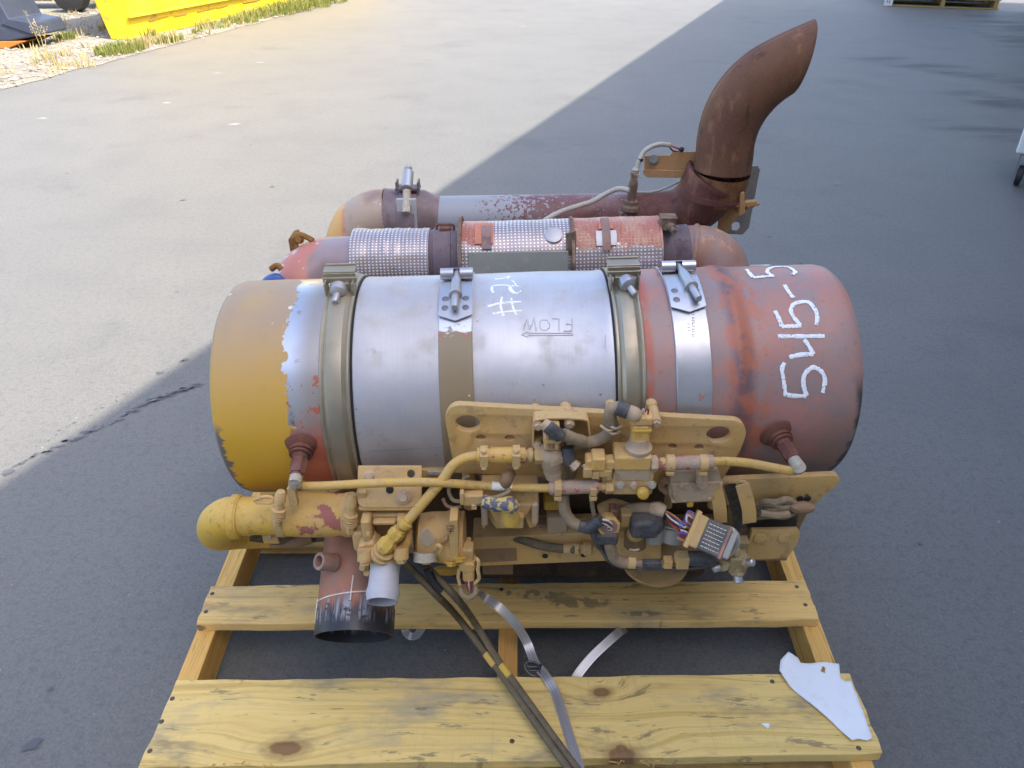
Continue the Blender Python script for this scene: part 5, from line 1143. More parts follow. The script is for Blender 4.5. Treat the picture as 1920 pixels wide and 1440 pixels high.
# ---- right-hand lower plates
YP = .955
kz2 = kz * 1.03
def plate_px(name, mat, out, holes, Y, th, par=UNIT):
    cx = sum(x for x, y in out) / len(out); cy = sum(y for x, y in out) / len(out); o_ = V(cx, cy, Y); s_ = S(cx, cy, Y)
    kk = (V(cx, cy - 10, Y).z - V(cx, cy + 10, Y).z) / 20
    T = lambda P: [((x - cx) * s_, -(y - cy) * kk) for x, y in P]
    b = MB(); b.plate(T(out), [T(h) for h in holes], th, (o_, Vector((1, 0, 0)), Vector((0, 0, 1)), Vector((0, -1, 0))), .001); return b.build(name, mat, par)
plate_px('lower_plate', TAN, ([(1350, 896)] + arcpts(1558, 899, 12, 90, -20) + [(1536, 942), (1350, 944)])[::-1], [oval(1516, 926, 4, 4)], YP, .012)
for dx in (0, 1):
    b = MB(); b.lathe(V(1500 + dx * 14, 935, YP - .008), (0, -1, 0), [(0, .006), (.0015, .005)], 14); b.build('oil_spot', M_GAP, UNIT)
plate_px('side_plate', TAN2, [(1355, 940), (1508, 938), (1498, 985), (1488, 1050), (1355, 1050)][::-1], [], YP + .03, .008)
sp_ = plate_px('corner_plate', TAN, ([(1404, 992), (1488, 990)] + [(1495, 998), (1494, 1018), (1482, 1044)] + [(1400, 1048)])[::-1], [], YP - .02, .008)
for x in (1425, 1470): b = MB(); b.lathe(V(x, 1008, YP - .0245), (0, -1, 0), [(0, .011), (.003, .0105), (.0035, .0095)], 20); b.build('plug_cap', TAN, sp_)
rl = random.Random(12)
quad([(1396, 944), (1500, 940), (1494, 988), (1402, 990)], .962, .01, 'dark_recess_panel', dustpaint('black_dusty_recess', (.03, .026, .024), (.16, .12, .08), .4, sc=20), UNIT)  # black panel added to stand in for the dark recess behind the cables
for i in range(9):
    y = 943 + rl.uniform(0, 28); tube('cable', BTAPE if i % 3 == 0 else HOSET, [(1420, y, .945), (1440 + rl.uniform(-8, 8), y + rl.uniform(-10, 10), .935), (1475, y + rl.uniform(-10, 10), .935), (1500, 945 + rl.uniform(0, 8), .945)], rl.uniform(.003, .006), n=8, sub=5)
tube('cable', HOSET, [(1425, 962, .92), (1455, 966, .92), (1478, 964, .925)], .006, n=8)
b = MB(); b.ball(V(1505, 952, .93), .018, 10, sq=(1.2, .6, .6)); b.build('mud_lump', TAN2, UNIT)
# ---- bottom rail
b = MB(); b.prism([V(886, 1008, .95), V(1240, 995, .95), V(1240, 1048, .95), V(900, 1062, .95), V(886, 1052, .95)], .05, (0, 1, 0)); rail = b.build('base_rail', TAN, UNIT, bevel=.002)
quad([(890, 1032), (968, 1029), (969, 1052), (892, 1056)], .9475, .003, 'rail_plate', TAN2, rail)
for (x, y, r) in ((1022, 1042, .005), (1094, 1040, .005), (963, 1042, .0022)):
    b = MB(); b.lathe(V(x, y, .9502), (0, -1, 0), [(0, r), (.0012, r), (.0013, r * .8)], 16); b.build('rail_hole', M_GAP, rail)
pb('rail_foot', TAN2, 905, 962, 1058, 1078, .99, .05, rail)
b = MB(); q = V(1228, 1050, 1.03); b.lathe(q, (0, 0, -1), [(0, .062), (.008, .060), (.016, .050), (.018, .044)], 40); b.build('base_cup', TAN, UNIT)
pb('cross_member', TAN2, 1120, 1400, 1000, 1052, .965, .05)
pb('cross_member', TAN2, 905, 1070, 975, 1010, .99, .04)
for i in range(8):
    x = 985 + rl.uniform(0, 48); y = 985 + rl.uniform(0, 18); pb('relay_block', TAN2 if i % 2 else TAN, x, x + rl.uniform(8, 18), y, y + rl.uniform(8, 16), .965 + rl.uniform(0, .01), .02, bev=.001)
pb('grey_tan_box', TANG, 1026, 1064, 972, 1006, .955, .03, bev=.003)
pb('tan_block', OCH, 1020, 1062, 942, 958, .965, .03, bev=.003)
b = MB(); b.tube([V(1126, 955, .955), V(1150, 948, .95), V(1176, 952, .955)], [.010, .012, .009], 12, 4); b.build('tan_elbow', TAN, UNIT)
# near-black drum added under the rail to put shade into the gap
b = MB(); q = Vector((-.14, 1.165, ZT + .066)); b.lathe(q, (1, 0, 0), [(0, 0), (0, .062), (.012, .08), (.03, .085), (.50, .085), (.52, .08), (.53, .06), (.53, 0)], 56); b.build('gap_shade_drum', rust('gap_shade_dark', (.028, .022, .02), (.05, .035, .028), (.015, .013, .013), rough=.7, sc=9), UNIT)
# legs of the unit standing on the pallet behind
for x in (700, 1240, 1440):
    q = V(x, 1030, 1.12); b = MB(); b.box((q.x, 1.26, (ZT + .33) / 2), (.05, .04, .33 - ZT)); b.box((q.x, 1.26, ZT + .003), (.09, .08, .006)); b.build('support_leg', TAN2, UNIT, bevel=.002)
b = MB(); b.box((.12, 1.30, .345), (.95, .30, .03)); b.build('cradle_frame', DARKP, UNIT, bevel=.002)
for x in (-.25, .42):
    b = MB(); b.box((x, 1.2, .385), (.03, .24, .06)); b.build('saddle_block', DARKP, UNIT, bevel=.002)

# ---- left bracket plate and channel
lb0 = V(731, 912, .905)
b = MB(); n_ = Vector((0, -.80, .60)).normalized(); ez_ = n_; ex2 = Vector((1, 0, 0)); ey2 = ez_.cross(ex2)
w_ = 120 * S(731, 912, .905); h_ = 78 * S(731, 912, .905) / abs(ey2.dot(DWN)) * 1.0
b.plate(rrect(-w_ / 2, w_ / 2, -h_ / 2, h_ / 2, [.012, .012, .003, .003]), [circ(w_ * .33, h_ * .30, .006)], .006, (lb0, ex2, ey2, ez_), .0012); lb = b.build('mounting_plate', TAN, UNIT)
bolt(lb, V(694, 892, .915) + n_ * .002, n_, .0068, TANG); bolt(lb, V(757, 932, .892) + n_ * .004, n_, .0078, TANG)
b = MB(); b.lathe(V(731, 918, .9) + n_ * .001, n_, [(0, .006), (.0012, .005)], 14); b.build('bolt_hole', M_GAP, lb)
b = MB(); q = lb0 + ey2 * (-h_ / 2 + .003); b.box(q + Vector((0, .012, -.006)), (w_ * .98, .03, .006)); b.build('plate_return', TAN, lb, bevel=.002)
pb('channel_rail', TAN, 790, 845, 880, 898, .965, .02, bev=.004); pb('channel_rail', M_FIT, 800, 842, 884, 893, .960, .006, bev=.003)
# ---- wide yellow duct with elbow
DU = .93
b = MB(); b.tube([V(475, 968, DU), V(455, 968, DU), V(430, 970, DU), V(413, 980, DU + .008), V(408, 994, DU + .03), V(418, 1002, DU + .065), V(455, 1004, DU + .10), V(560, 1003, DU + .13)], [.031, .0315, .033, .0335, .032, .028, .024, .022], 32, 7, cap=True); b.build('duct_elbow', OCH, UNIT)
b = MB(); b.lathe(V(449, 969, DU), (1, 0, 0), [(-.012, .0335), (-.010, .0362), (0, .0362), (.002, .0345), (.004, .0345)], 40); b.build('elbow_lip', OCH, UNIT)
b = MB(); b.lathe(V(455, 967, DU), (1, 0, 0), [(0, .0305), (.09, .0305)], 32); b.build('duct_pipe', OCH, UNIT)
b = MB(); b.lathe(V(535, 965, DU), (1, 0, 0), [(0, .0325), (.004, .0345), (.012, .0345), (.018, .0355), (.05, .036), (.075, .0355), (.088, .034), (.118, .034), (.122, .0325)], 40); du = b.build('duct_hose', OCHR, UNIT)
for i, (x, t0) in enumerate(((531, (527, 921)), (655, (659, 926)))):
    c0 = V(x, 965, DU); o = clampring(c0, (1, 0, 0), .0340, .013, FA, UNIT)
    p0 = V(t0[0], t0[1], DU - .036); d_ = V(520 if i == 0 else 657, 985 if i == 0 else 1000, DU - .045) - p0; wormscrew(o, p0, d_, d_.length, .0088, FA)
    b = MB(); b.box(p0 + d_ * .2 + Vector((.018, .006, .0)), (.012, .012, .035)); b.build('clamp_bridge', FA, o, bevel=.001)
pb('end_collar', TAN, 668, 682, 935, 990, DU - .03, .05, bev=.003)
lg = pb('tab_bracket', TAN, 491, 521, 994, 1020, .925, .003, bev=.0015); bolt(lg, V(505, 1003, .922), (0, -1, .3), .0055, TANG)
tube('hose_under', BLKH, [(470, 1003, .96), (530, 1010, .975), (580, 1006, .985), (640, 1000, .98)], .011)
tube('green_dusty_hose', TAN2, [(510, 1016, .98), (555, 1018, .97), (585, 1008, .975)], .009)
tube('clip_wire', TAN, [(476, 938, .90), (492, 932, .898), (510, 933, .898), (512, 941, .895), (480, 942, .898)], .0028, n=8)
# ---- left valve casting
vc = pb('valve_casting', TAN, 680, 762, 966, 1036, .895, .05, bev=.006)
pb('casting_top', TAN, 680, 764, 965, 977, .889, .04, vc, bev=.004); pb('casting_rib', TAN, 677, 696, 978, 1018, .868, .03, vc, bev=.005); pb('casting_flange', TAN, 660, 684, 1000, 1036, .88, .05, vc, bev=.006)
pb('casting_recess', TAN2, 702, 738, 985, 1012, .8935, .004, vc, bev=.002); pb('casting_arch', TAN, 698, 742, 979, 986, .876, .012, vc, bev=.003); pb('casting_rib', TAN, 745, 762, 975, 1025, .872, .02, vc, bev=.004)
b = MB(); b.prism([V(672, 1024, .862), V(700, 1018, .862), V(715, 1034, .862), V(742, 1034, .862), V(762, 1010, .862), V(771, 1018, .862), V(764, 1040, .862), V(736, 1052, .862), V(700, 1052, .862), V(668, 1040, .862)], .03, (0, 1, 0)); b.build('flange', TAN, vc, bevel=.003)
for (x, y) in ((685, 1040), (753, 1036)):
    q = V(x, y, .858); b = MB(); b.cyl(q + Vector((0, .0, .012)), q + Vector((0, -.008, -.004)), .0115); b.build('bolt_boss', TAN, vc); bolt(vc, q + Vector((0, -.008, -.004)), (0, -.5, -.85), .0078, FA)
b = MB(); b.lathe(V(719, 1034, .856), V(735, 1015, .85) - V(719, 1034, .856), [(-.012, .017), (-.006, .018), (-.005, .014), (0, .014), (.001, .0165), (.004, .0165), (.005, .012)], 28); b.build('port_rings', FA, vc)
b = MB(); b.lathe(V(690, 1000, .866), (0, -1, .2), [(0, .004), (.002, .0038)], 12); b.build('rivet', FA, vc)
for (x, y) in ((684, 1058), (692, 1068)): b = MB(); b.hexa(V(x, y, .875), (-.2, -.6, -.7), .008, .010); b.build('lower_nut', FA, vc)
b = MB(); q = V(723, 1052, .868); d = Vector((0, -.90, -.44)) * .064; e = q + d; L = d.length
b.lathe(q, d, [(0, .0225), (L * .55, .0232), (L * .66, .0238), (L * .74, .0256), (L * .84, .0256), (L * .90, .0240), (L, .0242), (L, .0212), (L * .3, .020), (L * .3, 0)], 44, cap=False); b.build('aluminium_spigot', ALU, UNIT)
b = MB(); b.lathe(q, d, [(0, .0228), (.004, .0245), (.009, .0228)], 40, cap=False); b.build('spigot_neck', TAN, UNIT)
# ---- actuator housing
b = MB(); q = V(782, 1005, .905); e = V(858, 1008, .905); b.lathe(q, e - q, [(0, .028), (.004, .036), (.02, .0395), (.045, .041), (.048, .043), (.066, .043), (.068, .039)], 44); ac = b.build('actuator_housing', TAN, UNIT)
b = MB(); b.lathe(V(866, 1010, .915), (1, 0, .0), [(-.014, .042), (.0, .0445), (.004, .0445), (.006, .03)], 44); b.build('actuator_flange', TAN, ac)
quad([(842, 976), (858, 975), (860, 1052), (843, 1053)], .862, .03, 'housing_rim', TAN, ac)
for i, (x, y, h) in enumerate(((838, 1010, 20), (842, 1018, 18), (834, 1028, 16))): quad([(x - 14, y + 10), (x, y - 2), (x + 2, y), (x - 10, y + 14)], .866, .01, 'fin', TAN, ac, bev=.0008)
quad([(788, 1000), (800, 990), (818, 1012), (806, 1024), (800, 1026), (784, 1012)], .858, .004, 'label_flap', TANG, ac)
for (xa, ya, xb_, yb2) in ((838, 986, 850, 986), (838, 986, 838, 992), (850, 986, 850, 992), (838, 992, 850, 992), (838, 996, 850, 996), (844, 992, 844, 1000)): b = MB(); b.bar(V(xa, ya, .8605), V(xb_, yb2, .8605), .001, .001); b.build('cast_mark', M_BRW, ac)
b = MB(); b.cyl(V(797, 1035, .87), V(797, 1052, .862), .018, n=22); b.build('silver_nose', M_FIT, ac)
for (x, y) in ((800, 1048), (846, 1052), (862, 1044)): bolt(ac, V(x, y, .865), (0, -.5, -.85), .0078, OCH if x > 840 else FA)
b = MB(); b.tube([V(815, 1030, .862), V(822, 1022, .858), V(828, 1028, .858), V(824, 1038, .86)], .003, 8, 4); b.build('pipe_clip', FA, ac)
tube('thin_wire', TAN2, [(830, 935, .90), (838, 948, .895), (850, 952, .893), (865, 950, .893)], .0028, n=8)
b = MB(); b.lathe(V(838, 1066, .93), (0, -1, -.6), [(0, .022), (.006, .022), (.008, .018)], 28); b.build('round_cap', OCH, UNIT)
# ---- centre pump with chipped blue cap
pm = quad([(900, 925), (1010, 922), (1011, 952), (1006, 988), (992, 992), (984, 970), (966, 992), (930, 992), (912, 968), (910, 994), (903, 990)], .905, .05, 'pump_body', TAN, bev=.003)
pb('pump_top', TAN, 902, 1010, 922, 944, .900, .045, pm, bev=.003); pb('pump_post', TANG, 902, 915, 948, 988, .893, .02, pm, bev=.004); pb('pump_post', TANG, 996, 1010, 946, 984, .893, .02, pm, bev=.004)
quad([(915, 950), (1000, 946), (980, 978), (968, 990), (940, 990), (926, 974)], .8945, .02, 'pump_cone', TAN, pm); pb('pump_pad', TAN, 938, 982, 968, 992, .885, .02, pm, bev=.003)
b = MB(); b.lathe(V(958, 978, .884), V(956, 948, .883) - V(958, 978, .884), [(0, .0135), (.030, .0135), (.036, .010)], 24); b.build('elbow_stub', OCH, pm)
b = MB(); b.tube([V(904, 940, .878), V(930, 944, .876), V(954, 946, .876), V(962, 952, .877)], [.010, .0125, .0135, .0125], 20, 5); b.build('blue_cap', BLUC, pm)
pb('latch_plug', FA, 868, 906, 930, 950, .882, .02, pm, bev=.003); pb('latch_plug', FA, 862, 870, 926, 948, .879, .024, pm, bev=.002); pb('latch_tip', FA, 884, 894, 948, 956, .880, .008, pm, bev=.001)
tube('thin_wire', HOSET, [(842, 910, .895), (842, 925, .892), (850, 938, .89), (866, 940, .888)], .0030, n=8); tube('thin_wire', HOSET, [(895, 944, .882), (920, 936, .876), (950, 924, .88), (958, 916, .885)], .0030, n=8)
b = MB(); b.tube([V(948, 908, .90), V(950, 898, .90), V(955, 890, .905), V(962, 888, .91)], [.0095, .0105, .0095, .006], 12, 4); b.build('rubber_boot', TAN2, UNIT); tube('thin_wire', HOSET, [(870, 915, .92), (868, 900, .925), (880, 893, .93)], .003, n=8)
# lower hose to the fitting
tube('lower_hose', BLKH, [(905, 990, .985), (940, 998, .97), (980, 1012, .95), (1020, 1024, .94), (1060, 1029, .935), (1088, 1030, .932)], .0075)
b = MB(); q = V(1056, 1029, .935); b.lathe(q, (1, 0, 0), [(0, .0085), (.018, .0085), (.019, .0105), (.026, .0105), (.028, .0085), (.034, .0085), (.035, .0115), (.046, .0115), (.048, .008), (.052, .008)], 14); b.build('crimp_fitting', TAN, UNIT)
# ---- vertical connector bottom left and its clip
kc = pb('valve_lead', TAN, 872, 884, 1022, 1040, .885, .02, bev=.003)
pb('connector_top', FA, 865, 888, 1032, 1060, .873, .022, kc, bev=.003); pb('connector_collar', YCON, 860, 891, 1058, 1073, .867, .026, kc, bev=.003); pb('connector_body', YCON, 867, 889, 1071, 1092, .868, .02, kc, bev=.003)
tube('latch_loop', FA, [(892, 1046, .87), (897, 1052, .866), (896, 1068, .864), (898, 1085, .862), (890, 1094, .862)], .0030, kc, n=8); tube('latch_loop', FA, [(861, 1066, .868), (859, 1082, .866), (862, 1096, .864)], .0028, kc, n=8)
for i, mm_ in enumerate((M_WRED, M_WWHT, M_WRED)): tube('wire', mm_, [(873 + i * 6, 1090, .868), (875 + i * 4, 1099, .868), (879 + i * 2, 1108, .872)], .0014, kc, n=6)
b = MB(); c0 = V(876, 1106, .872); b.tube([c0 + Vector((-.011, 0, .006)), c0 + Vector((-.008, -.008, -.002)), c0 + Vector((.004, -.010, -.006)), c0 + Vector((.014, -.004, -.001)), c0 + Vector((.010, .006, .006))], .0045, 8, 5); b.build('cut_loom_end', HOSET, kc)
# ---- loom running down the middle
tube('wiring_loom', HOSET, [(1056, 925, .905), (1057, 945, .90), (1062, 965, .895), (1075, 980, .89), (1092, 988, .885)], .0092)
tube('wiring_loom', HOSET, [(1108, 928, .90), (1111, 950, .90), (1114, 970, .90), (1112, 1000, .90)], .0035, n=8)
b = MB(); b.tube([V(1086, 985, .884), V(1104, 989, .88), V(1118, 980, .878), V(1128, 976, .876)], [.0095, .0105, .009, .0085], 12, 4); b.build('tape_wrap', BTAPE, UNIT)
b = MB(); b.lathe(V(1142, 988, .885), (0.1, -1, .25), [(-.02, .0165), (-.004, .0185), (0, .0185), (.002, .015)], 8); rc = b.build('round_connector', YCON, UNIT, bevel=.001)
b = MB(); b.lathe(V(1142, 988, .884), (0.1, -1, .25), [(.0015, .0135), (.0017, .001)], 8); b.build('connector_face', M_ELB, rc)
for i in range(4): tube('wire', (M_WWHT, M_WRED, M_WBLK, M_WWHT)[i], [(1130, 974 + i * 2, .873), (1140, 976 + i * 3, .868), (1147, 984 + i * 3, .872), (1140, 990 + i, .878)], .0014, rc, n=6)
tube('wiring_loom', BTAPE, [(1112, 985, .895), (1116, 1005, .892), (1126, 1025, .89), (1140, 1040, .892)], [.008, .007, .006, .005])
b = MB(); b.box(V(1138, 1006, .886), (.034, .02, .022)); b.build('tape_wrap', BTAPE, UNIT, bevel=.005)
tube('wiring_loom', HOSET, [(1142, 1014, .886), (1146, 1032, .885), (1152, 1046, .885), (1168, 1054, .885), (1185, 1055, .885)], .0095)
tube('wiring_loom', BTAPE, [(1118, 1010, .89), (1128, 1032, .885), (1142, 1052, .882), (1160, 1062, .882), (1200, 1066, .882), (1290, 1066, .882), (1340, 1060, .885)], .0030, n=8)
b = MB(); q = V(1176, 1054, .885); b.tube([q, V(1190, 1055, .885)], .0105, 12, 2); b.build('loom_collar', FA, UNIT)
tube('wiring_loom', HOSET, [(1188, 1056, .886), (1210, 1057, .886), (1245, 1057, .886)], .0065)
b = MB(); b.box(V(1222, 1057, .883), (.030, .012, .014)); b.build('tape_wrap', BTAPE, UNIT, bevel=.003)
b = MB(); b.box(V(1252, 1054, .884), (.014, .014, .018)); b.build('inline_plug', YCON, UNIT, bevel=.002)
b = MB(); b.box(V(1279, 1050, .884), (.020, .020, .024)); b.box(V(1268, 1046, .884), (.006, .012, .014)); b.build('inline_plug', FA, UNIT, bevel=.002)
b = MB(); b.tube([V(1290, 1047, .885), V(1315, 1048, .885), V(1338, 1052, .888)], [.012, .0135, .009], 12, 4); b.build('black_plug', BTAPE, UNIT)
# ---- cans
M_CAN = steel('dusty_can', (.45, .44, .40), .4, .5, (.38, .31, .22), axial=False, metal=.5)
for (x, y, r, mt) in ((1225, 1003, .017, M_CAN), (1262, 1001, .021, M_CAN), (1190, 1014, .018, TAN2)):
    q = V(x, y + 12, .925); b = MB(); b.lathe(q, (0, .3, 1), [(0, r * .9), (.002, r), (.026, r), (.028, r * .85), (.030, r * .85), (.031, r * .6)], 28); b.build('sensor_can', mt, UNIT)
b = MB(); b.tube([V(1222, 972, .90), V(1225, 985, .897), V(1222, 992, .896)], [.016, .017, .014], 12, 3); b.build('taped_hood', BTAPE, UNIT)
b = MB(); b.box(V(1208, 985, .898), (.045, .03, .035)); b.build('taped_hood', BTAPE, UNIT, bevel=.008)
tube('wiring_loom', HOSET, [(1160, 962, .93), (1185, 956, .925), (1215, 955, .92), (1240, 962, .91)], .011)
pb('tan_plug', TAN, 1164, 1186, 966, 990, .905, .02, bev=.003)
pb('rust_plug', M_ELB, 1144, 1158, 958, 972, .91, .02, bev=.002)
b = MB(); b.ball(V(1192, 1000, .905), .016, 10, sq=(1, .8, 1)); b.build('mud_lump', TAN, UNIT); tube('cable_tie', TANG, [(1198, 1030, .89), (1190, 1032, .888), (1180, 1030, .89)], .002, n=6)
# ---- large multi-pin connector with coloured wires
M_PURW = plain('violet_wire', (.16, .12, .42), .5); M_ORW = plain('orange_wire', (.55, .20, .06), .5); M_BLW = plain('blue_wire', (.10, .16, .45), .5)
ck0 = V(1332, 1006, .865); exk = (V(1362, 1017, .855) - V(1305, 992, .872)).normalized(); nk_ = Vector((-.1, -.80, .60)); nk_ = (nk_ - exk * nk_.dot(exk)).normalized(); eyk = nk_.cross(exk)
EC = dustpaint('navy_connector', (.05, .055, .075), (.30, .25, .18), .40, rough=.5, sc=40)
b = MB(); b.box(ck0, (.052, .050, .020), (exk, eyk, nk_)); ec = b.build('multi_pin_connector', EC, UNIT, bevel=.003)
b = MB(); b.box(ck0 - exk * .020 + nk_ * .0015, (.014, .051, .020), (exk, eyk, nk_)); b.build('connector_face', TAN, ec, bevel=.002)
b = MB(); b.box(ck0 - exk * .029, (.008, .060, .024), (exk, eyk, nk_)); b.build('connector_flange', YCON, ec, bevel=.002)
b = MB(); b.box(ck0 + exk * .022 + nk_ * .0015, (.005, .0505, .0195), (exk, eyk, nk_)); b.build('orange_seal', M_ELB, ec, bevel=.001)
b = MB(); b.box(ck0 + exk * .030, (.012, .044, .016), (exk, eyk, nk_)); b.build('connector_cap', M_CAN, ec, bevel=.003)
b = MB(); rr2 = random.Random(2)
for j in range(7):
    x = -.010
    while x < .015:
        w = rr2.uniform(.002, .005); b.box(ck0 + exk * (x + w / 2) * 1 + eyk * (-.018 + j * .006) + nk_ * .0103, (w, .0011, .0004), (exk, eyk, nk_)); x += w + .0012
kind(b.build('printed_lines', LBL, ec), 'stuff')
tube('latch_lever', M_CAN, [(1352, 990, .875), (1372, 994, .865), (1382, 1008, .86), (1378, 1025, .86), (1364, 1040, .862), (1352, 1042, .865)], .005, ec, n=8)
wr = random.Random(9); mats = (M_PURW, M_ORW, M_WWHT, M_BLW, M_WRED, M_WWHT, M_PURW, M_ORW, M_WBLK, M_WWHT, M_PURW, M_WRED)
for i in range(14):
    t = i / 13; e = ck0 - exk * .034 + eyk * (.022 - .044 * t) + nk_ * wr.uniform(-.006, .006); j = wr.uniform
    tube('wire', mats[i % 12], [(1244 + t * 6, 956 + t * 8, .905), (1262 + j(-4, 4), 968 + t * 14 + j(-3, 3), .89 + j(-.01, .005)), (1284 + j(-5, 5), 982 + t * 22 + j(-5, 5), .875 + j(-.01, .008)), tuple(e - exk * .010 + nk_ * j(-.004, .008)), tuple(e)], .00165, ec, n=6, sub=6)
b = MB(); b.tube([V(1222, 954, .915), V(1236, 955, .91), V(1247, 960, .905)], [.011, .012, .010], 12, 4); b.build('loom_mouth', TANG, UNIT)
# ---- valve cross at the lower right
xc = V(1382, 1052, .90); M_XC = dustpaint('cross_fitting', (.34, .25, .12), (.38, .30, .18), .6, sc=50)
b = MB(); b.box(xc, (.030, .026, .034)); xf = b.build('cross_fitting', M_XC, UNIT, bevel=.004)
for (e, r) in (((1346, 1064, .89), .008), ((1404, 1054, .885), .008), ((1384, 1082, .885), .0095), ((1372, 1022, .90), .010)):
    ev = V(*e); b = MB(); d = ev - xc; L = d.length; b.lathe(xc, d, [(L * .3, r * .9), (L * .7, r * .9)], 12); b.hexa(xc + d * .62, d, r * 1.25, L * .28); b.build('cross_arm', M_XC, xf)
    b = MB(); b.lathe(xc + d * .92, d, [(0, r * .8), (.010, r * .8), (.012, r * .5)], 12); b.build('arm_tip', M_STL2 if e[0] != 1372 else M_XC, xf)
pb('valve_back', M_XC, 1352, 1405, 1018, 1046, .915, .02, xf, bev=.004)
tube('red_bung', M_WRED, [(1358, 1038, .885), (1368, 1044, .882)], .006, xf, n=10)
# ---- red outlet pipe
m = Mat('red_to_black_pipe'); p = m.pos(); u, v, _ = m.uv(); n = m.noise(p, 16, 4, .65); n2 = m.noise(p, 50, 4, .7); st = m.noise(m.vec(u * 6, v * 7, 0), 1.2, 4, .65)
c = m.mix(m.step(n, .35, .68), (.42, .16, .09), (.30, .155, .10)); c = m.mix(m.step(n2, .6, .72) * .4, c, (.38, .28, .22))
bl = m.step(u + (st - .5) * .09, .172, .205); c = m.mix(bl, c, (.025, .024, .028)); c = m.mix(bl * m.step(st, .46, .60) * m.step(m.noise(p, 90, 3), .35, .5) * m.step(u, .225, .21) * .85, c, (.36, .34, .37)); br2 = m.step(u, .135, .152) * m.step(u, .185, .165) * m.step(n, .35, .6); c = m.mix(br2 * .6, c, (.25, .17, .14))
M_OUT = m.done(c, n2 * .2 + .42 - bl * .1, 0, n2, .3, .001)
pe = Vector((V(664, 1194, .842).x, .842, 0)); pe.z = V(664, 1194, .842).z; od = Vector((.02, -.86, -.50)).normalized(); Lp = .235; ps = pe - od * Lp; r0 = .0635
b = MB(); b.lathe(ps, od, [(0, r0 - .003), (.10, r0 - .001), (Lp - .045, r0), (Lp - .043, r0 + .001), (Lp, r0 + .001), (Lp, r0 - .0015), (Lp - .12, r0 - .002), (Lp - .12, 0)], 60, cap=False, a0=-math.pi + .9); op = b.build('outlet_pipe', M_OUT, UNIT, sharp=40)
_, ou, orr = basis(od)
def opt(t, an, h=0): return ps + od * t + (ou * math.cos(an) - orr * math.sin(an)) * (r0 + h)
b = MB(); pts = [opt(Lp - .058 - .006 * math.sin(a * 1.0), a, .0008) for a in [(-1.5 + 3.0 * i / 10) for i in range(11)]]; b.tube(pts, .0011, 6, 3); b.tube([opt(Lp - .085, .05, .0008), opt(Lp - .046, .02, .0008)], .0011, 6, 1); b.tube([opt(Lp - .058, -1.25, .0008), opt(Lp - .02, -1.3, .0008)], .0010, 6, 1); b.build('chalk_ring', LBL, op)
q = V(600, 1063, .895); b = MB(); b.lathe(q + Vector((.02, .01, 0)), (-.62, -.50, .60), [(0, .0150), (.022, .0145), (.024, .0148), (.030, .0138), (.030, .0090), (.006, .0088), (.006, 0)], 28, cap=False); b.build('pipe_port', M_ELB, op)
# ---- two long dusty hoses running out over the pallet
def hosep(L): return [V(x, y, Y) if Y > .3 else G(x, y, Y) for x, y, Y in L]
hA = hosep([(762, 1058, .90), (782, 1078, .885), (815, 1112, .865), (862, 1162, .20), (905, 1218, .165), (950, 1278, .146), (1000, 1350, .140), (1050, 1420, .137), (1100, 1490, .136)])
hB = hosep([(782, 1048, .90), (812, 1076, .885), (850, 1115, .865), (893, 1172, .20), (930, 1232, .165), (972, 1290, .148), (1018, 1354, .141), (1066, 1420, .137), (1120, 1490, .136)])
for h in (hA, hB):
    b = MB(); b.tube(h, .0062, 14, 8); o = b.build('long_hose', BLKH, UNIT)
    P = smooth_pts(h, 8); k = 33 if h is hA else 34
    b = MB(); b.tube(P[k:k + 4], .0070, 14, 1); b.build('tape_band', OCH, o)
b = MB(); b.tube([V(800, 1068, .872), V(812, 1092, .866), V(828, 1108, .862)], .0052, 10, 3); b.build('black_tape_strip', M_WBLK, UNIT)
quad([(806, 1076), (812, 1070), (818, 1088), (812, 1104)], .872, .003, 'torn_tape', M_WBLK, UNIT)

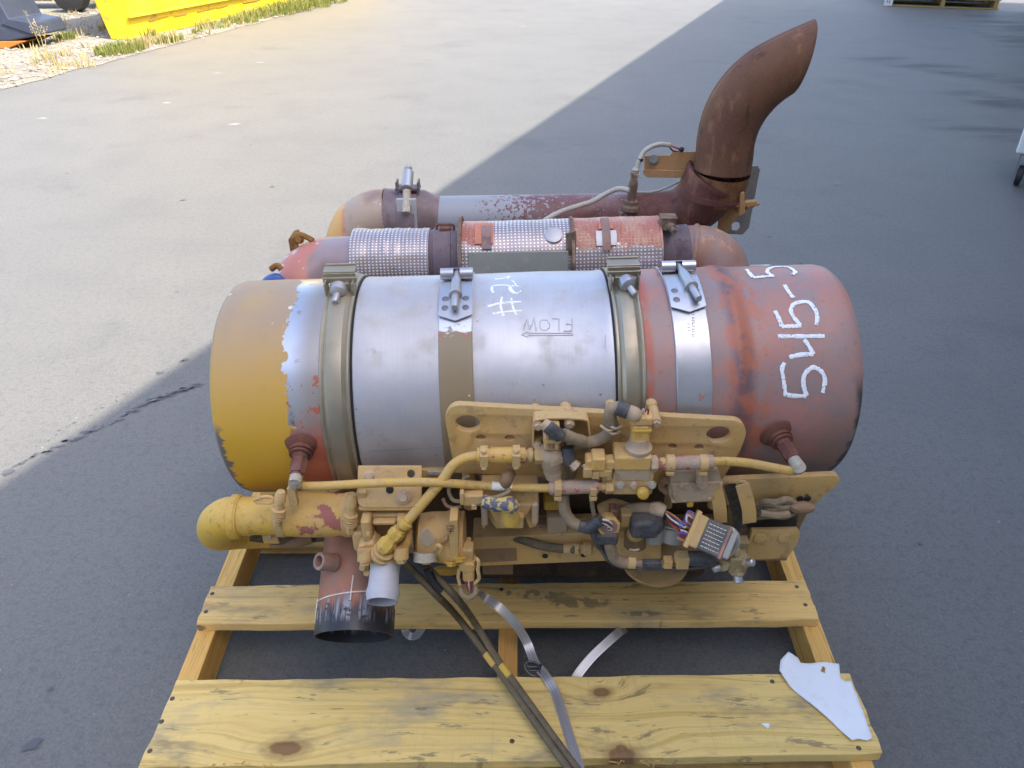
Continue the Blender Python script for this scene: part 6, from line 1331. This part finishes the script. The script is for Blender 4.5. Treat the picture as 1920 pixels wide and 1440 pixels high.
# ================================================================ packing straps (rest on the pallet, not part of the unit)
m = Mat('galvanised_strap'); p = m.pos(); u, v, _ = m.uv(); ln = m.noise(m.vec(u * 4, v * 900, 0), 1, 3); nn = m.noise(p, 40, 3)
M_GAL = m.done(m.mix(m.step(ln, .4, .65), (.50, .49, .50), (.30, .28, .28)), .35, .55, ln, .2, .0005)
sp = [V(884, 1107, .885), G(905, 1118, .205), G(935, 1138, .195), G(965, 1168, .17), G(988, 1205, .13), G(1003, 1243, .118), G(1022, 1266, .128), G(1040, 1296, .1235), G(1053, 1335, .1228), G(1066, 1375, .1228), G(1080, 1420, .1228), G(1098, 1480, .1228)]
b = MB(); b.ribbon(sp, .0165, .0009, up=(-.1, -.35, 1), sub=7); s1 = b.build('steel_strap', M_GAL, None); tag(s1, 'long silver packing strap curving from under the unit over the front board beside the hoses', 'packing strap', 'silver packing straps lying on the pallet')
sr_ = thing('strap_buckle', 'small dark wire buckle on the long silver strap between the two front boards', 'buckle', G(1002, 1252, .12))
M_BKL = plain('dark_buckle_steel', (.16, .16, .17), .35, .8)
b = MB(); b.box(G(1004, 1252, .122), (.024, .016, .004)); b.box(G(998, 1247, .124), (.018, .010, .004)); b.build('plate', M_BKL, sr_, bevel=.001)
b = MB(); b.tube([G(1012, 1262, .125), G(1010, 1246, .128), G(992, 1240, .13), G(984, 1246, .128), G(990, 1260, .122), G(1004, 1268, .122)], .0013, 6, 6); b.build('wire_loop', M_BKL, sr_)
b = MB(); b.ribbon([G(1172, 1178, .09), G(1160, 1186, .105), G(1135, 1208, .10), G(1108, 1234, .088), G(1084, 1264, .075), G(1072, 1284, .07)], .0165, .0009, up=(.1, -.4, 1), sub=6); tag(b.build('steel_strap', M_GAL, None), 'short silver strap end sticking up in the gap right of the buckle', 'packing strap', 'silver packing straps lying on the pallet')
b = MB(); b.ribbon([G(762, 1170, .085), G(760, 1182, .08), G(768, 1192, .07), G(780, 1192, .075), G(792, 1176, .09), G(800, 1160, .095)], .0150, .0009, up=(.2, -.8, .5), sub=6); tag(b.build('steel_strap', M_GAL, None), 'small silver strap loop hanging below the second board, right of the black pipe mouth', 'packing strap', 'silver packing straps lying on the pallet')
